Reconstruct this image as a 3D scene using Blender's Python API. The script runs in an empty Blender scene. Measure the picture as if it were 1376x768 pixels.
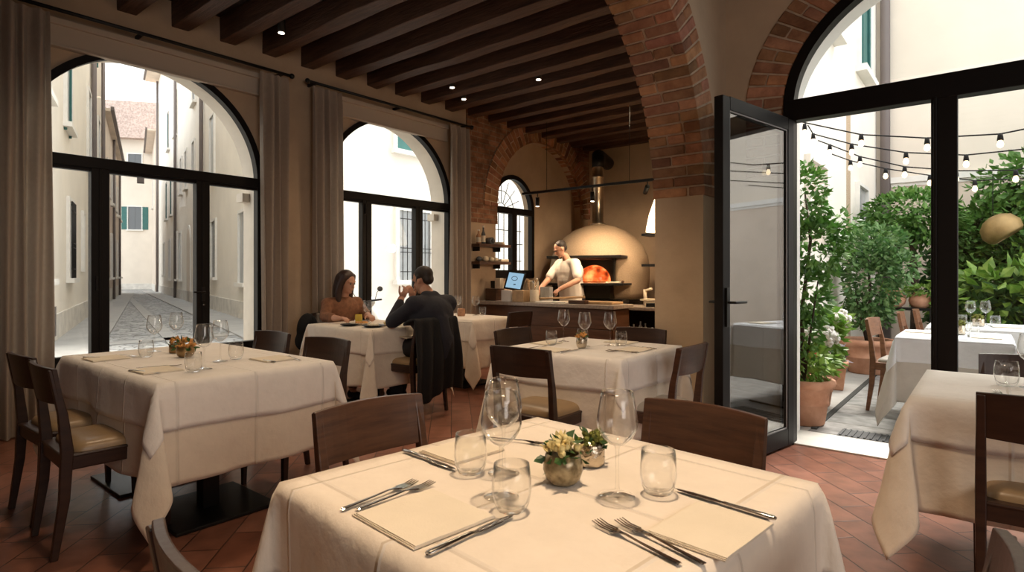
import bpy, bmesh, math, random
from mathutils import Vector, Matrix, noise as mnoise
R = math.radians
PI = math.pi
scene = bpy.context.scene
COL = scene.collection

# ------------------------------------------------------------------ camera
cam_d = bpy.data.cameras.new('camera')
cam = bpy.data.objects.new('camera', cam_d); COL.objects.link(cam)
cam.location = (0, 0, 1.22)
cam.rotation_euler = (R(90), 0, R(39.2))
cam_d.sensor_width = 36.0
cam_d.lens = 787.0 / 1376.0 * 36.0
cam_d.shift_y = -15.0 / 1376.0
cam_d.clip_start = 0.05; cam_d.clip_end = 300
cam_d.dof.use_dof = True
cam_d.dof.focus_distance = 3.2
cam_d.dof.aperture_fstop = 9.0
scene.camera = cam

# ------------------------------------------------------------------ world, exposure
w = bpy.data.worlds.new('world'); scene.world = w; w.use_nodes = True
nt = w.node_tree; nt.nodes.clear()
wo = nt.nodes.new('ShaderNodeOutputWorld'); bg = nt.nodes.new('ShaderNodeBackground')
tc = nt.nodes.new('ShaderNodeTexCoord'); nz = nt.nodes.new('ShaderNodeTexNoise'); cr = nt.nodes.new('ShaderNodeValToRGB')
nz.inputs['Scale'].default_value = 2.0
nt.links.new(tc.outputs['Generated'], nz.inputs['Vector']); nt.links.new(nz.outputs['Fac'], cr.inputs['Fac'])
cr.color_ramp.elements[0].color = (0.86, 0.93, 1.0, 1); cr.color_ramp.elements[1].color = (1, 0.985, 0.96, 1)
nt.links.new(cr.outputs['Color'], bg.inputs['Color']); bg.inputs['Strength'].default_value = 1.6
nt.links.new(bg.outputs['Background'], wo.inputs['Surface'])
vs = scene.view_settings
scene.display_settings.display_device = 'sRGB'
vs.view_transform = 'Standard'; vs.look = 'None'; vs.gamma = 1; vs.use_curve_mapping = False
vs.exposure = 0.78
cy = scene.cycles
cy.max_bounces = 9; cy.diffuse_bounces = 5; cy.glossy_bounces = 4; cy.transmission_bounces = 6; cy.transparent_max_bounces = 24
cy.caustics_reflective = False; cy.caustics_refractive = False
cy.sample_clamp_indirect = 6.0

def lamp(name, kind, loc, energy, color, size=0.1, target=None, spot=60, blend=0.5, parent=None, size_y=None):
    d = bpy.data.lights.new(name, kind); d.energy = energy; d.color = color
    if kind == 'AREA':
        d.size = size
        if size_y: d.shape = 'RECTANGLE'; d.size_y = size_y
    else: d.shadow_soft_size = size
    if kind == 'SPOT': d.spot_size = R(spot); d.spot_blend = blend
    o = bpy.data.objects.new(name, d); COL.objects.link(o); o.location = loc
    if target is not None:
        o.rotation_euler = (Vector(target) - Vector(loc)).to_track_quat('-Z', 'Y').to_euler()
    return o
WARM = (1.0, 0.74, 0.49)
sun_l = lamp('hazy_sun', 'SUN', (0, 8, 12), 4.4, (1.0, 0.95, 0.87), size=0.1)
sun_l.data.angle = R(25); sun_l.rotation_euler = (Vector((-0.12, -0.60, -1.0))).to_track_quat('-Z', 'Y').to_euler()

lamp('side_daylight_fill', 'AREA', (3.0, 0.6, 1.9), 62, (1.0, 0.93, 0.87), 3.6, target=(-2.0, 1.6, 0.9), size_y=2.2)  # added fill lamp out of view; the right wall has no window
for lx, ly, le in ((-3.7, 1.4, 46), (-3.9, 4.3, 46), (-0.75, 1.2, 62), (-3.6, 7.2, 60)):
    lamp('ceiling_fill', 'SPOT', (lx, ly, 3.42), le, WARM, 0.16, target=(lx, ly, 0), spot=150, blend=0.9)  # wide warm fill added under the beams, no fixtures belong to it

# ------------------------------------------------------------------ materials
MATS = {}
def mat(name, col, rough=0.6, metal=0.0, var=0.0, vscale=6.0, bump=0.0, bscale=40.0, emit=None, estr=0.0, spec=0.5,
        stretch=None, col2=None, sheen=0.0, trans=0.0, coat=0.0, vcol=False):
    m = bpy.data.materials.new(name); m.use_nodes = True; t = m.node_tree; b = t.nodes['Principled BSDF']
    b.inputs['Base Color'].default_value = (*col, 1); b.inputs['Roughness'].default_value = rough
    b.inputs['Metallic'].default_value = metal; b.inputs['Specular IOR Level'].default_value = spec
    if sheen: b.inputs['Sheen Weight'].default_value = sheen
    if coat: b.inputs['Coat Weight'].default_value = coat
    tcn = t.nodes.new('ShaderNodeTexCoord'); vec = tcn.outputs['Object']
    if stretch:
        mp = t.nodes.new('ShaderNodeMapping'); mp.inputs['Scale'].default_value = stretch
        t.links.new(vec, mp.inputs['Vector']); vec = mp.outputs['Vector']
    if var or col2:
        n = t.nodes.new('ShaderNodeTexNoise'); n.inputs['Scale'].default_value = vscale; n.inputs['Detail'].default_value = 5
        n.inputs['Roughness'].default_value = 0.6
        t.links.new(vec, n.inputs['Vector'])
        r = t.nodes.new('ShaderNodeValToRGB')
        c2 = col2 if col2 else tuple(min(1, c * (1 + var)) for c in col)
        c1 = col if col2 else tuple(c * (1 - var) for c in col)
        r.color_ramp.elements[0].position = 0.32; r.color_ramp.elements[1].position = 0.68
        r.color_ramp.elements[0].color = (*c1, 1); r.color_ramp.elements[1].color = (*c2, 1)
        t.links.new(n.outputs['Fac'], r.inputs['Fac']); cout = r.outputs['Color']
        if vcol:
            at = t.nodes.new('ShaderNodeVertexColor'); at.layer_name = 'tone'
            mx = t.nodes.new('ShaderNodeMix'); mx.data_type = 'RGBA'; mx.blend_type = 'MULTIPLY'; mx.inputs[0].default_value = 1
            t.links.new(cout, mx.inputs[6]); t.links.new(at.outputs['Color'], mx.inputs[7]); cout = mx.outputs[2]
        t.links.new(cout, b.inputs['Base Color'])
    if bump:
        n2 = t.nodes.new('ShaderNodeTexNoise'); n2.inputs['Scale'].default_value = bscale; n2.inputs['Detail'].default_value = 4
        t.links.new(vec, n2.inputs['Vector'])
        bp = t.nodes.new('ShaderNodeBump'); bp.inputs['Strength'].default_value = bump; bp.inputs['Distance'].default_value = 0.02
        t.links.new(n2.outputs['Fac'], bp.inputs['Height']); t.links.new(bp.outputs['Normal'], b.inputs['Normal'])
    if emit:
        b.inputs['Emission Color'].default_value = (*emit, 1); b.inputs['Emission Strength'].default_value = estr
    if trans:
        out = t.nodes['Material Output']; tl = t.nodes.new('ShaderNodeBsdfTranslucent'); tl.inputs['Color'].default_value = (*col, 1)
        ms = t.nodes.new('ShaderNodeMixShader'); ms.inputs[0].default_value = trans
        t.links.new(b.outputs[0], ms.inputs[1]); t.links.new(tl.outputs[0], ms.inputs[2]); t.links.new(ms.outputs[0], out.inputs['Surface'])
    MATS[name] = m
    return m

def glass_mat(name, tint=(0.97, 0.98, 0.97), edge=0.5, ior=1.45, refl=1.0, rough=0.0, pos=0.35):
    m = bpy.data.materials.new(name); m.use_nodes = True; t = m.node_tree; t.nodes.clear()
    out = t.nodes.new('ShaderNodeOutputMaterial'); tr = t.nodes.new('ShaderNodeBsdfTransparent'); gl = t.nodes.new('ShaderNodeBsdfGlossy')
    gl.inputs['Roughness'].default_value = rough; gl.inputs['Color'].default_value = (refl, refl, refl, 1)
    fr = t.nodes.new('ShaderNodeFresnel'); ge = t.nodes.new('ShaderNodeNewGeometry')
    mr = t.nodes.new('ShaderNodeMapRange'); mr.inputs['To Min'].default_value = ior; mr.inputs['To Max'].default_value = 1.0 / ior
    t.links.new(ge.outputs['Backfacing'], mr.inputs['Value']); t.links.new(mr.outputs[0], fr.inputs['IOR'])
    lw = t.nodes.new('ShaderNodeLayerWeight'); lw.inputs['Blend'].default_value = 0.35
    r = t.nodes.new('ShaderNodeValToRGB'); r.color_ramp.elements[0].position = pos
    r.color_ramp.elements[0].color = (*tint, 1); r.color_ramp.elements[1].color = tuple(c * edge for c in tint) + (1,)
    t.links.new(lw.outputs['Facing'], r.inputs['Fac']); t.links.new(r.outputs['Color'], tr.inputs['Color'])
    ms = t.nodes.new('ShaderNodeMixShader'); t.links.new(fr.outputs[0], ms.inputs[0])
    t.links.new(tr.outputs[0], ms.inputs[1]); t.links.new(gl.outputs[0], ms.inputs[2]); t.links.new(ms.outputs[0], out.inputs['Surface'])
    MATS[name] = m
    return m

def brick_mat(name, c1, c2, mortar, scale, bw, rh, rot=(0, 0, 0), msize=0.015, rough=0.8, bump=0.6, offset=0.5, axes=None, spec=0.3, dirt=0.35, bias=0.0, coords='Object'):
    m = bpy.data.materials.new(name); m.use_nodes = True; t = m.node_tree; b = t.nodes['Principled BSDF']
    b.inputs['Roughness'].default_value = rough; b.inputs['Specular IOR Level'].default_value = spec
    tcn = t.nodes.new('ShaderNodeTexCoord'); vec = tcn.outputs[coords]
    if axes:
        sp = t.nodes.new('ShaderNodeSeparateXYZ'); cb = t.nodes.new('ShaderNodeCombineXYZ'); t.links.new(vec, sp.inputs[0])
        for i, a in enumerate(axes): t.links.new(sp.outputs[a], cb.inputs[i])
        vec = cb.outputs[0]
    # wobble so that courses are not ruler straight
    nz0 = t.nodes.new('ShaderNodeTexNoise'); nz0.inputs['Scale'].default_value = 5; t.links.new(vec, nz0.inputs['Vector'])
    vm = t.nodes.new('ShaderNodeVectorMath'); vm.operation = 'MULTIPLY_ADD'; vm.inputs[1].default_value = (0.012,) * 3
    t.links.new(nz0.outputs['Color'], vm.inputs[0]); t.links.new(vec, vm.inputs[2]); vec = vm.outputs[0]
    mp = t.nodes.new('ShaderNodeMapping'); mp.inputs['Rotation'].default_value = rot; t.links.new(vec, mp.inputs['Vector'])
    br = t.nodes.new('ShaderNodeTexBrick'); br.inputs['Scale'].default_value = scale; br.inputs['Brick Width'].default_value = bw
    br.inputs['Row Height'].default_value = rh; br.inputs['Mortar Size'].default_value = msize; br.inputs['Mortar Smooth'].default_value = 0.3
    br.inputs['Color1'].default_value = (*c1, 1); br.inputs['Color2'].default_value = (*c2, 1); br.inputs['Mortar'].default_value = (*mortar, 1)
    br.inputs['Bias'].default_value = bias
    br.offset = offset
    t.links.new(mp.outputs[0], br.inputs['Vector'])
    n = t.nodes.new('ShaderNodeTexNoise'); n.inputs['Scale'].default_value = 9; n.inputs['Detail'].default_value = 6; t.links.new(vec, n.inputs['Vector'])
    r = t.nodes.new('ShaderNodeValToRGB'); r.color_ramp.elements[0].position = 0.3; r.color_ramp.elements[1].position = 0.7
    r.color_ramp.elements[0].color = (1 - dirt,) * 3 + (1,); r.color_ramp.elements[1].color = (1 + dirt * 0.5,) * 3 + (1,)
    t.links.new(n.outputs['Fac'], r.inputs['Fac'])
    mx = t.nodes.new('ShaderNodeMix'); mx.data_type = 'RGBA'; mx.blend_type = 'MULTIPLY'; mx.inputs[0].default_value = 1
    t.links.new(br.outputs['Color'], mx.inputs[6]); t.links.new(r.outputs['Color'], mx.inputs[7]); t.links.new(mx.outputs[2], b.inputs['Base Color'])
    bp = t.nodes.new('ShaderNodeBump'); bp.inputs['Strength'].default_value = bump; bp.inputs['Distance'].default_value = 0.012; bp.invert = True
    ad = t.nodes.new('ShaderNodeMath'); ad.operation = 'MULTIPLY_ADD'; ad.inputs[1].default_value = -0.5
    t.links.new(n.outputs['Fac'], ad.inputs[0]); t.links.new(br.outputs['Fac'], ad.inputs[2])
    t.links.new(ad.outputs[0], bp.inputs['Height']); t.links.new(bp.outputs['Normal'], b.inputs['Normal'])
    MATS[name] = m
    return m

plaster = mat('plaster', (0.50, 0.37, 0.25), 0.9, var=0.10, vscale=2.2, bump=0.10, bscale=30)
plaster_light = mat('plaster_reveal', (0.72, 0.63, 0.52), 0.9, var=0.06, vscale=3)
facade = mat('facade_cream', (0.84, 0.78, 0.69), 0.95, var=0.05, vscale=0.7, bump=0.05, bscale=20)
facade2 = mat('facade_warm', (0.74, 0.655, 0.555), 0.95, var=0.07, vscale=0.5)
facade_old = mat('facade_ochre', (0.68, 0.57, 0.47), 0.95, var=0.12, vscale=0.8)
stone_trim = mat('stone_trim', (0.80, 0.77, 0.72), 0.85, var=0.06)
plinth_m = mat('stone_plinth', (0.66, 0.62, 0.56), 0.9, var=0.15, vscale=3)
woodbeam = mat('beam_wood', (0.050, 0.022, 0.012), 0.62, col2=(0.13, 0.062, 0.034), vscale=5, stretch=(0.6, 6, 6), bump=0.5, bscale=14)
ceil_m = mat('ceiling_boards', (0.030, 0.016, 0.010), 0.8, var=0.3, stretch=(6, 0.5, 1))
darkframe = mat('dark_bronze_frame', (0.007, 0.005, 0.004), 0.5, var=0.1, spec=0.22)
blackmetal = mat('black_metal', (0.012, 0.011, 0.010), 0.42, metal=0.4)
steel = mat('cutlery_steel', (0.62, 0.60, 0.57), 0.16, metal=1.0)
chimney_m = mat('polished_flue_steel', (0.66, 0.56, 0.42), 0.30, metal=1.0, var=0.1)
brass = mat('brass', (0.62, 0.40, 0.16), 0.35, metal=0.9, var=0.15)
chairwood = mat('dark_chair_wood', (0.020, 0.008, 0.005), 0.38, col2=(0.040, 0.017, 0.009), vscale=4, stretch=(1.5, 1.5, 9), bump=0.05)
chairwood_f = mat('walnut_chair_wood', (0.043, 0.018, 0.010), 0.34, col2=(0.088, 0.039, 0.020), vscale=5, stretch=(1.2, 1.2, 12), bump=0.05)
yardwood = mat('garden_chair_wood', (0.20, 0.09, 0.045), 0.5, var=0.25, stretch=(2, 2, 8))
leather = mat('tan_leather', (0.30, 0.20, 0.105), 0.36, var=0.10, bump=0.05, bscale=90)
leather_l = mat('light_leather', (0.42, 0.38, 0.33), 0.4, var=0.08, bump=0.05, bscale=90)
linen = mat('curtain_linen', (0.42, 0.345, 0.275), 0.95, var=0.06, vscale=30, bump=0.10, bscale=160, sheen=0.2, trans=0.22)
napkin_m = mat('napkin_linen', (0.76, 0.68, 0.55), 0.95, var=0.04, bump=0.12, bscale=250)
wg = glass_mat('drinking_glass', tint=(0.99, 0.99, 0.985), edge=0.5, ior=1.45, pos=0.5)
_t = wg.node_tree; _o = [n_ for n_ in _t.nodes if n_.type == 'OUTPUT_MATERIAL'][0]; _src = _o.inputs['Surface'].links[0].from_socket
_g = _t.nodes.new('ShaderNodeBsdfGlass'); _g.inputs['IOR'].default_value = 1.45; _g.inputs['Roughness'].default_value = 0.0
_lw = _t.nodes.new('ShaderNodeLayerWeight'); _lw.inputs['Blend'].default_value = 0.5
_mr = _t.nodes.new('ShaderNodeMapRange'); _mr.inputs['From Min'].default_value = 0.55; _mr.inputs['From Max'].default_value = 0.95; _mr.inputs['To Min'].default_value = 0.03; _mr.inputs['To Max'].default_value = 1.0
_m = _t.nodes.new('ShaderNodeMixShader'); _t.links.new(_lw.outputs['Facing'], _mr.inputs['Value']); _t.links.new(_mr.outputs[0], _m.inputs[0])
_t.links.new(_src, _m.inputs[1]); _t.links.new(_g.outputs[0], _m.inputs[2]); _t.links.new(_m.outputs[0], _o.inputs['Surface'])
paneg = glass_mat('window_glass', tint=(0.95, 0.97, 0.96), edge=0.9, ior=1.5)
leafg = glass_mat('door_glass', tint=(0.66, 0.68, 0.66), edge=0.75, ior=2.3)
terracotta = mat('terracotta', (0.50, 0.235, 0.135), 0.85, col2=(0.66, 0.36, 0.235), vscale=7, bump=0.15)
soil = mat('soil', (0.03, 0.02, 0.013), 0.95, var=0.4, vscale=30, bump=0.6)
mortar_m = mat('mortar', (0.48, 0.36, 0.25), 0.95, var=0.2, vscale=12, bump=0.5)
brickm = mat('old_brick', (0.24, 0.105, 0.054), 0.9, col2=(0.44, 0.215, 0.115), vscale=9, bump=0.5, bscale=35, vcol=True)
brickwall = brick_mat('brick_wall', (0.23, 0.10, 0.052), (0.38, 0.18, 0.095), (0.32, 0.21, 0.135), 1.0, 0.26, 0.073, axes=(1, 2, 0), msize=0.010, bump=0.9, dirt=0.5)
tilefloor = brick_mat('terracotta_floor', (0.20, 0.077, 0.047), (0.29, 0.125, 0.082), (0.07, 0.032, 0.022), 1.0, 0.34, 0.17, rot=(0, 0, R(45)), msize=0.004, rough=0.33, bump=0.25, spec=0.45, dirt=0.30)
def cobble_mat():
    m = bpy.data.materials.new('cobbles'); m.use_nodes = True; t = m.node_tree; b = t.nodes['Principled BSDF']; b.inputs['Roughness'].default_value = 0.75
    tcn = t.nodes.new('ShaderNodeTexCoord'); v = t.nodes.new('ShaderNodeTexVoronoi'); v.inputs['Scale'].default_value = 5.5; v.feature = 'DISTANCE_TO_EDGE'
    v2 = t.nodes.new('ShaderNodeTexVoronoi'); v2.inputs['Scale'].default_value = 5.5
    t.links.new(tcn.outputs['Object'], v.inputs['Vector']); t.links.new(tcn.outputs['Object'], v2.inputs['Vector'])
    r = t.nodes.new('ShaderNodeValToRGB'); r.color_ramp.elements[0].position = 0.0; r.color_ramp.elements[1].position = 0.10
    r.color_ramp.elements[0].color = (0.10, 0.10, 0.10, 1); r.color_ramp.elements[1].color = (0.42, 0.42, 0.42, 1)
    t.links.new(v.outputs['Distance'], r.inputs['Fac'])
    r2 = t.nodes.new('ShaderNodeValToRGB'); r2.color_ramp.elements[0].color = (0.5, 0.5, 0.5, 1); r2.color_ramp.elements[1].color = (1.15, 1.15, 1.13, 1)
    t.links.new(v2.outputs['Color'], r2.inputs['Fac'])
    mx = t.nodes.new('ShaderNodeMix'); mx.data_type = 'RGBA'; mx.blend_type = 'MULTIPLY'; mx.inputs[0].default_value = 1
    t.links.new(r.outputs['Color'], mx.inputs[6]); t.links.new(r2.outputs['Color'], mx.inputs[7]); t.links.new(mx.outputs[2], b.inputs['Base Color'])
    bp = t.nodes.new('ShaderNodeBump'); bp.inputs['Distance'].default_value = 0.03; t.links.new(v.outputs['Distance'], bp.inputs['Height']); t.links.new(bp.outputs['Normal'], b.inputs['Normal'])
    return m
cobbles = cobble_mat()
paving = mat('street_paving', (0.36, 0.35, 0.335), 0.8, var=0.12, vscale=2)
slabs = brick_mat('courtyard_slabs', (0.30, 0.295, 0.28), (0.36, 0.345, 0.325), (0.22, 0.21, 0.19), 1.0, 1.1, 0.42, msize=0.012, rough=0.8, bump=0.5, dirt=0.35)
slab_side = mat('courtyard_side_paving', (0.42, 0.40, 0.365), 0.8, var=0.15, vscale=3)
threshold_m = mat('threshold_stone', (0.72, 0.69, 0.63), 0.6, var=0.08, vscale=6)
counterstone = mat('counter_stone', (0.34, 0.29, 0.25), 0.35, var=0.25, vscale=30)
counterwood = mat('counter_wood', (0.085, 0.037, 0.019), 0.45, col2=(0.15, 0.07, 0.036), vscale=3, stretch=(1, 1, 6))
oven_m = mat('oven_clay_tiles', (0.40, 0.29, 0.19), 0.55, col2=(0.50, 0.37, 0.24), vscale=60, bump=0.5, bscale=90)
shutter_m = mat('green_shutters', (0.045, 0.15, 0.135), 0.7, var=0.1)
darkpane = mat('dark_panes', (0.10, 0.105, 0.11), 0.15, spec=0.6)
palepane = mat('curtained_panes', (0.42, 0.43, 0.43), 0.3, var=0.2, stretch=(8, 1, 1))
pipe_m = mat('drainpipe', (0.16, 0.13, 0.12), 0.6)
rooftile = mat('roof_tiles', (0.50, 0.38, 0.33), 0.9, var=0.3, vscale=8)
white_m = mat('white_enamel', (0.75, 0.73, 0.69), 0.4)
creamc = mat('cream_ceramic', (0.62, 0.54, 0.42), 0.4, var=0.1)
silverpot = mat('hammered_silver', (0.55, 0.48, 0.38), 0.22, metal=1.0, var=0.25, vscale=40, bump=0.3, bscale=60)
bronzepot = mat('mottled_bronze_glass', (0.15, 0.105, 0.05), 0.22, col2=(0.36, 0.29, 0.17), vscale=55, metal=0.25)
goldpot = mat('gold_pot', (0.30, 0.19, 0.08), 0.3, metal=0.6, var=0.2, vscale=40)
amber = mat('amber_glass', (0.42, 0.22, 0.12), 0.2, var=0.2, vscale=40)
petals = mat('cream_petals', (0.72, 0.60, 0.28), 0.7, var=0.2, vscale=30)
petals_o = mat('orange_petals', (0.62, 0.30, 0.08), 0.7, var=0.25, vscale=30)
moss = mat('moss', (0.16, 0.17, 0.03), 0.9, var=0.4, vscale=60)
black_cloth = mat('black_cloth', (0.006, 0.006, 0.007), 0.9, bump=0.2, bscale=60)
navy = mat('navy_jacket', (0.016, 0.017, 0.026), 0.85, var=0.2, bump=0.1)
trousers_m = mat('dark_trousers', (0.012, 0.012, 0.016), 0.9)
skin = mat('skin', (0.55, 0.29, 0.19), 0.55, var=0.06, vscale=20)
brownhair = mat('brown_hair', (0.035, 0.015, 0.009), 0.5, var=0.3, vscale=30, stretch=(6, 6, 1))
darkhair = mat('dark_hair', (0.022, 0.014, 0.010), 0.6, var=0.3, vscale=40)
blouse = mat('rust_blouse', (0.23, 0.10, 0.05), 0.85, var=0.25, vscale=30)
chefwhite = mat('chef_white', (0.74, 0.68, 0.60), 0.9, var=0.05)
screen_m = mat('screen', (0.02, 0.03, 0.04), 0.2, emit=(0.22, 0.36, 0.48), estr=0.8)
screen_mark = mat('screen_mark', (0.01, 0.02, 0.03), 0.3)
boardwood = mat('board_wood', (0.45, 0.30, 0.16), 0.6, var=0.2, stretch=(2, 10, 2))
dough = mat('dough', (0.70, 0.60, 0.44), 0.8)
bulb_m = mat('bulb_glow', (1, 0.8, 0.55), 0.3, emit=(1.0, 0.74, 0.46), estr=2.2)
lens_m = mat('lamp_lens', (1, 0.9, 0.8), 0.3, emit=(1.0, 0.80, 0.60), estr=9.0)
shade_m = mat('lit_glass_shade', (0.9, 0.8, 0.65), 0.4, emit=(1.0, 0.80, 0.52), estr=2.2)

def cloth_mat(name, col, creases=(0.0, 0.36), rough=0.9):
    m = mat(name, col, rough, var=0.03, vscale=14, bump=0.0, sheen=0.15)
    t = m.node_tree; b = t.nodes['Principled BSDF']
    tcn = t.nodes.new('ShaderNodeTexCoord'); sp = t.nodes.new('ShaderNodeSeparateXYZ'); t.links.new(tcn.outputs['UV'], sp.inputs[0])
    prev = None
    for ax in (0, 1):
        for c in creases:
            a = t.nodes.new('ShaderNodeMath'); a.operation = 'ABSOLUTE'; t.links.new(sp.outputs[ax], a.inputs[0])
            s = t.nodes.new('ShaderNodeMath'); s.operation = 'SUBTRACT'; t.links.new(a.outputs[0], s.inputs[0]); s.inputs[1].default_value = c
            a2 = t.nodes.new('ShaderNodeMath'); a2.operation = 'ABSOLUTE'; t.links.new(s.outputs[0], a2.inputs[0])
            mr = t.nodes.new('ShaderNodeMapRange'); mr.inputs['From Min'].default_value = 0; mr.inputs['From Max'].default_value = 0.008
            mr.inputs['To Min'].default_value = 1; mr.inputs['To Max'].default_value = 0; t.links.new(a2.outputs[0], mr.inputs['Value'])
            if prev is None: prev = mr.outputs[0]
            else:
                ad = t.nodes.new('ShaderNodeMath'); ad.operation = 'ADD'; t.links.new(prev, ad.inputs[0]); t.links.new(mr.outputs[0], ad.inputs[1]); prev = ad.outputs[0]
    n = t.nodes.new('ShaderNodeTexNoise'); n.inputs['Scale'].default_value = 7; n.inputs['Detail'].default_value = 6; t.links.new(tcn.outputs['UV'], n.inputs['Vector'])
    ad = t.nodes.new('ShaderNodeMath'); ad.operation = 'MULTIPLY_ADD'; ad.inputs[1].default_value = 2.2
    t.links.new(n.outputs['Fac'], ad.inputs[0]); t.links.new(prev, ad.inputs[2])
    bp = t.nodes.new('ShaderNodeBump'); bp.inputs['Strength'].default_value = 0.6; bp.inputs['Distance'].default_value = 0.009
    t.links.new(ad.outputs[0], bp.inputs['Height']); t.links.new(bp.outputs['Normal'], b.inputs['Normal'])
    return m
cloth_top = cloth_mat('tablecloth_cream', (0.80, 0.71, 0.60))
cloth_white = cloth_mat('tablecloth_white', (0.82, 0.77, 0.71))
cloth_under = cloth_mat('undercloth_cream', (0.72, 0.62, 0.50))
cloth_yard = cloth_mat('tablecloth_garden', (0.80, 0.82, 0.86))
cloth_yard_u = cloth_mat('undercloth_garden', (0.62, 0.58, 0.53))

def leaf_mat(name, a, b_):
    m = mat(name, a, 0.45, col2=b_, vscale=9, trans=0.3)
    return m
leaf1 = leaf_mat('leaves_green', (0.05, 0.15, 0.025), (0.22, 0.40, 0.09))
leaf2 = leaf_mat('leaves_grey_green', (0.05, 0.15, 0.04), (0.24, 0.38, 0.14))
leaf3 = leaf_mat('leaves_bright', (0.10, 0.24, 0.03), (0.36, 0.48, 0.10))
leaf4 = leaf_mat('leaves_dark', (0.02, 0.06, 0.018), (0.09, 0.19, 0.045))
whiteflower = mat('white_petals', (0.82, 0.78, 0.74), 0.8, var=0.05)
redflower = mat('red_petals', (0.6, 0.05, 0.03), 0.7)
bark = mat('bark', (0.07, 0.045, 0.03), 0.9, var=0.3, bump=0.5)

def fire_mat():
    m = bpy.data.materials.new('glowing_oven_vault'); m.use_nodes = True; t = m.node_tree; b = t.nodes['Principled BSDF']
    b.inputs['Roughness'].default_value = 0.25; b.inputs['Base Color'].default_value = (0.35, 0.08, 0.03, 1)
    tcn = t.nodes.new('ShaderNodeTexCoord'); n = t.nodes.new('ShaderNodeTexNoise'); n.inputs['Scale'].default_value = 7; n.inputs['Detail'].default_value = 4
    t.links.new(tcn.outputs['Object'], n.inputs['Vector']); r = t.nodes.new('ShaderNodeValToRGB')
    e = r.color_ramp.elements; e[0].position = 0.35; e[0].color = (0.10, 0.008, 0.002, 1); e[1].position = 0.72; e[1].color = (1.0, 0.34, 0.10, 1)
    x = e.new(0.52); x.color = (0.55, 0.07, 0.012, 1)
    t.links.new(n.outputs['Fac'], r.inputs['Fac']); t.links.new(r.outputs['Color'], b.inputs['Emission Color']); b.inputs['Emission Strength'].default_value = 1.1
    return m
fire = fire_mat()

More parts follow.
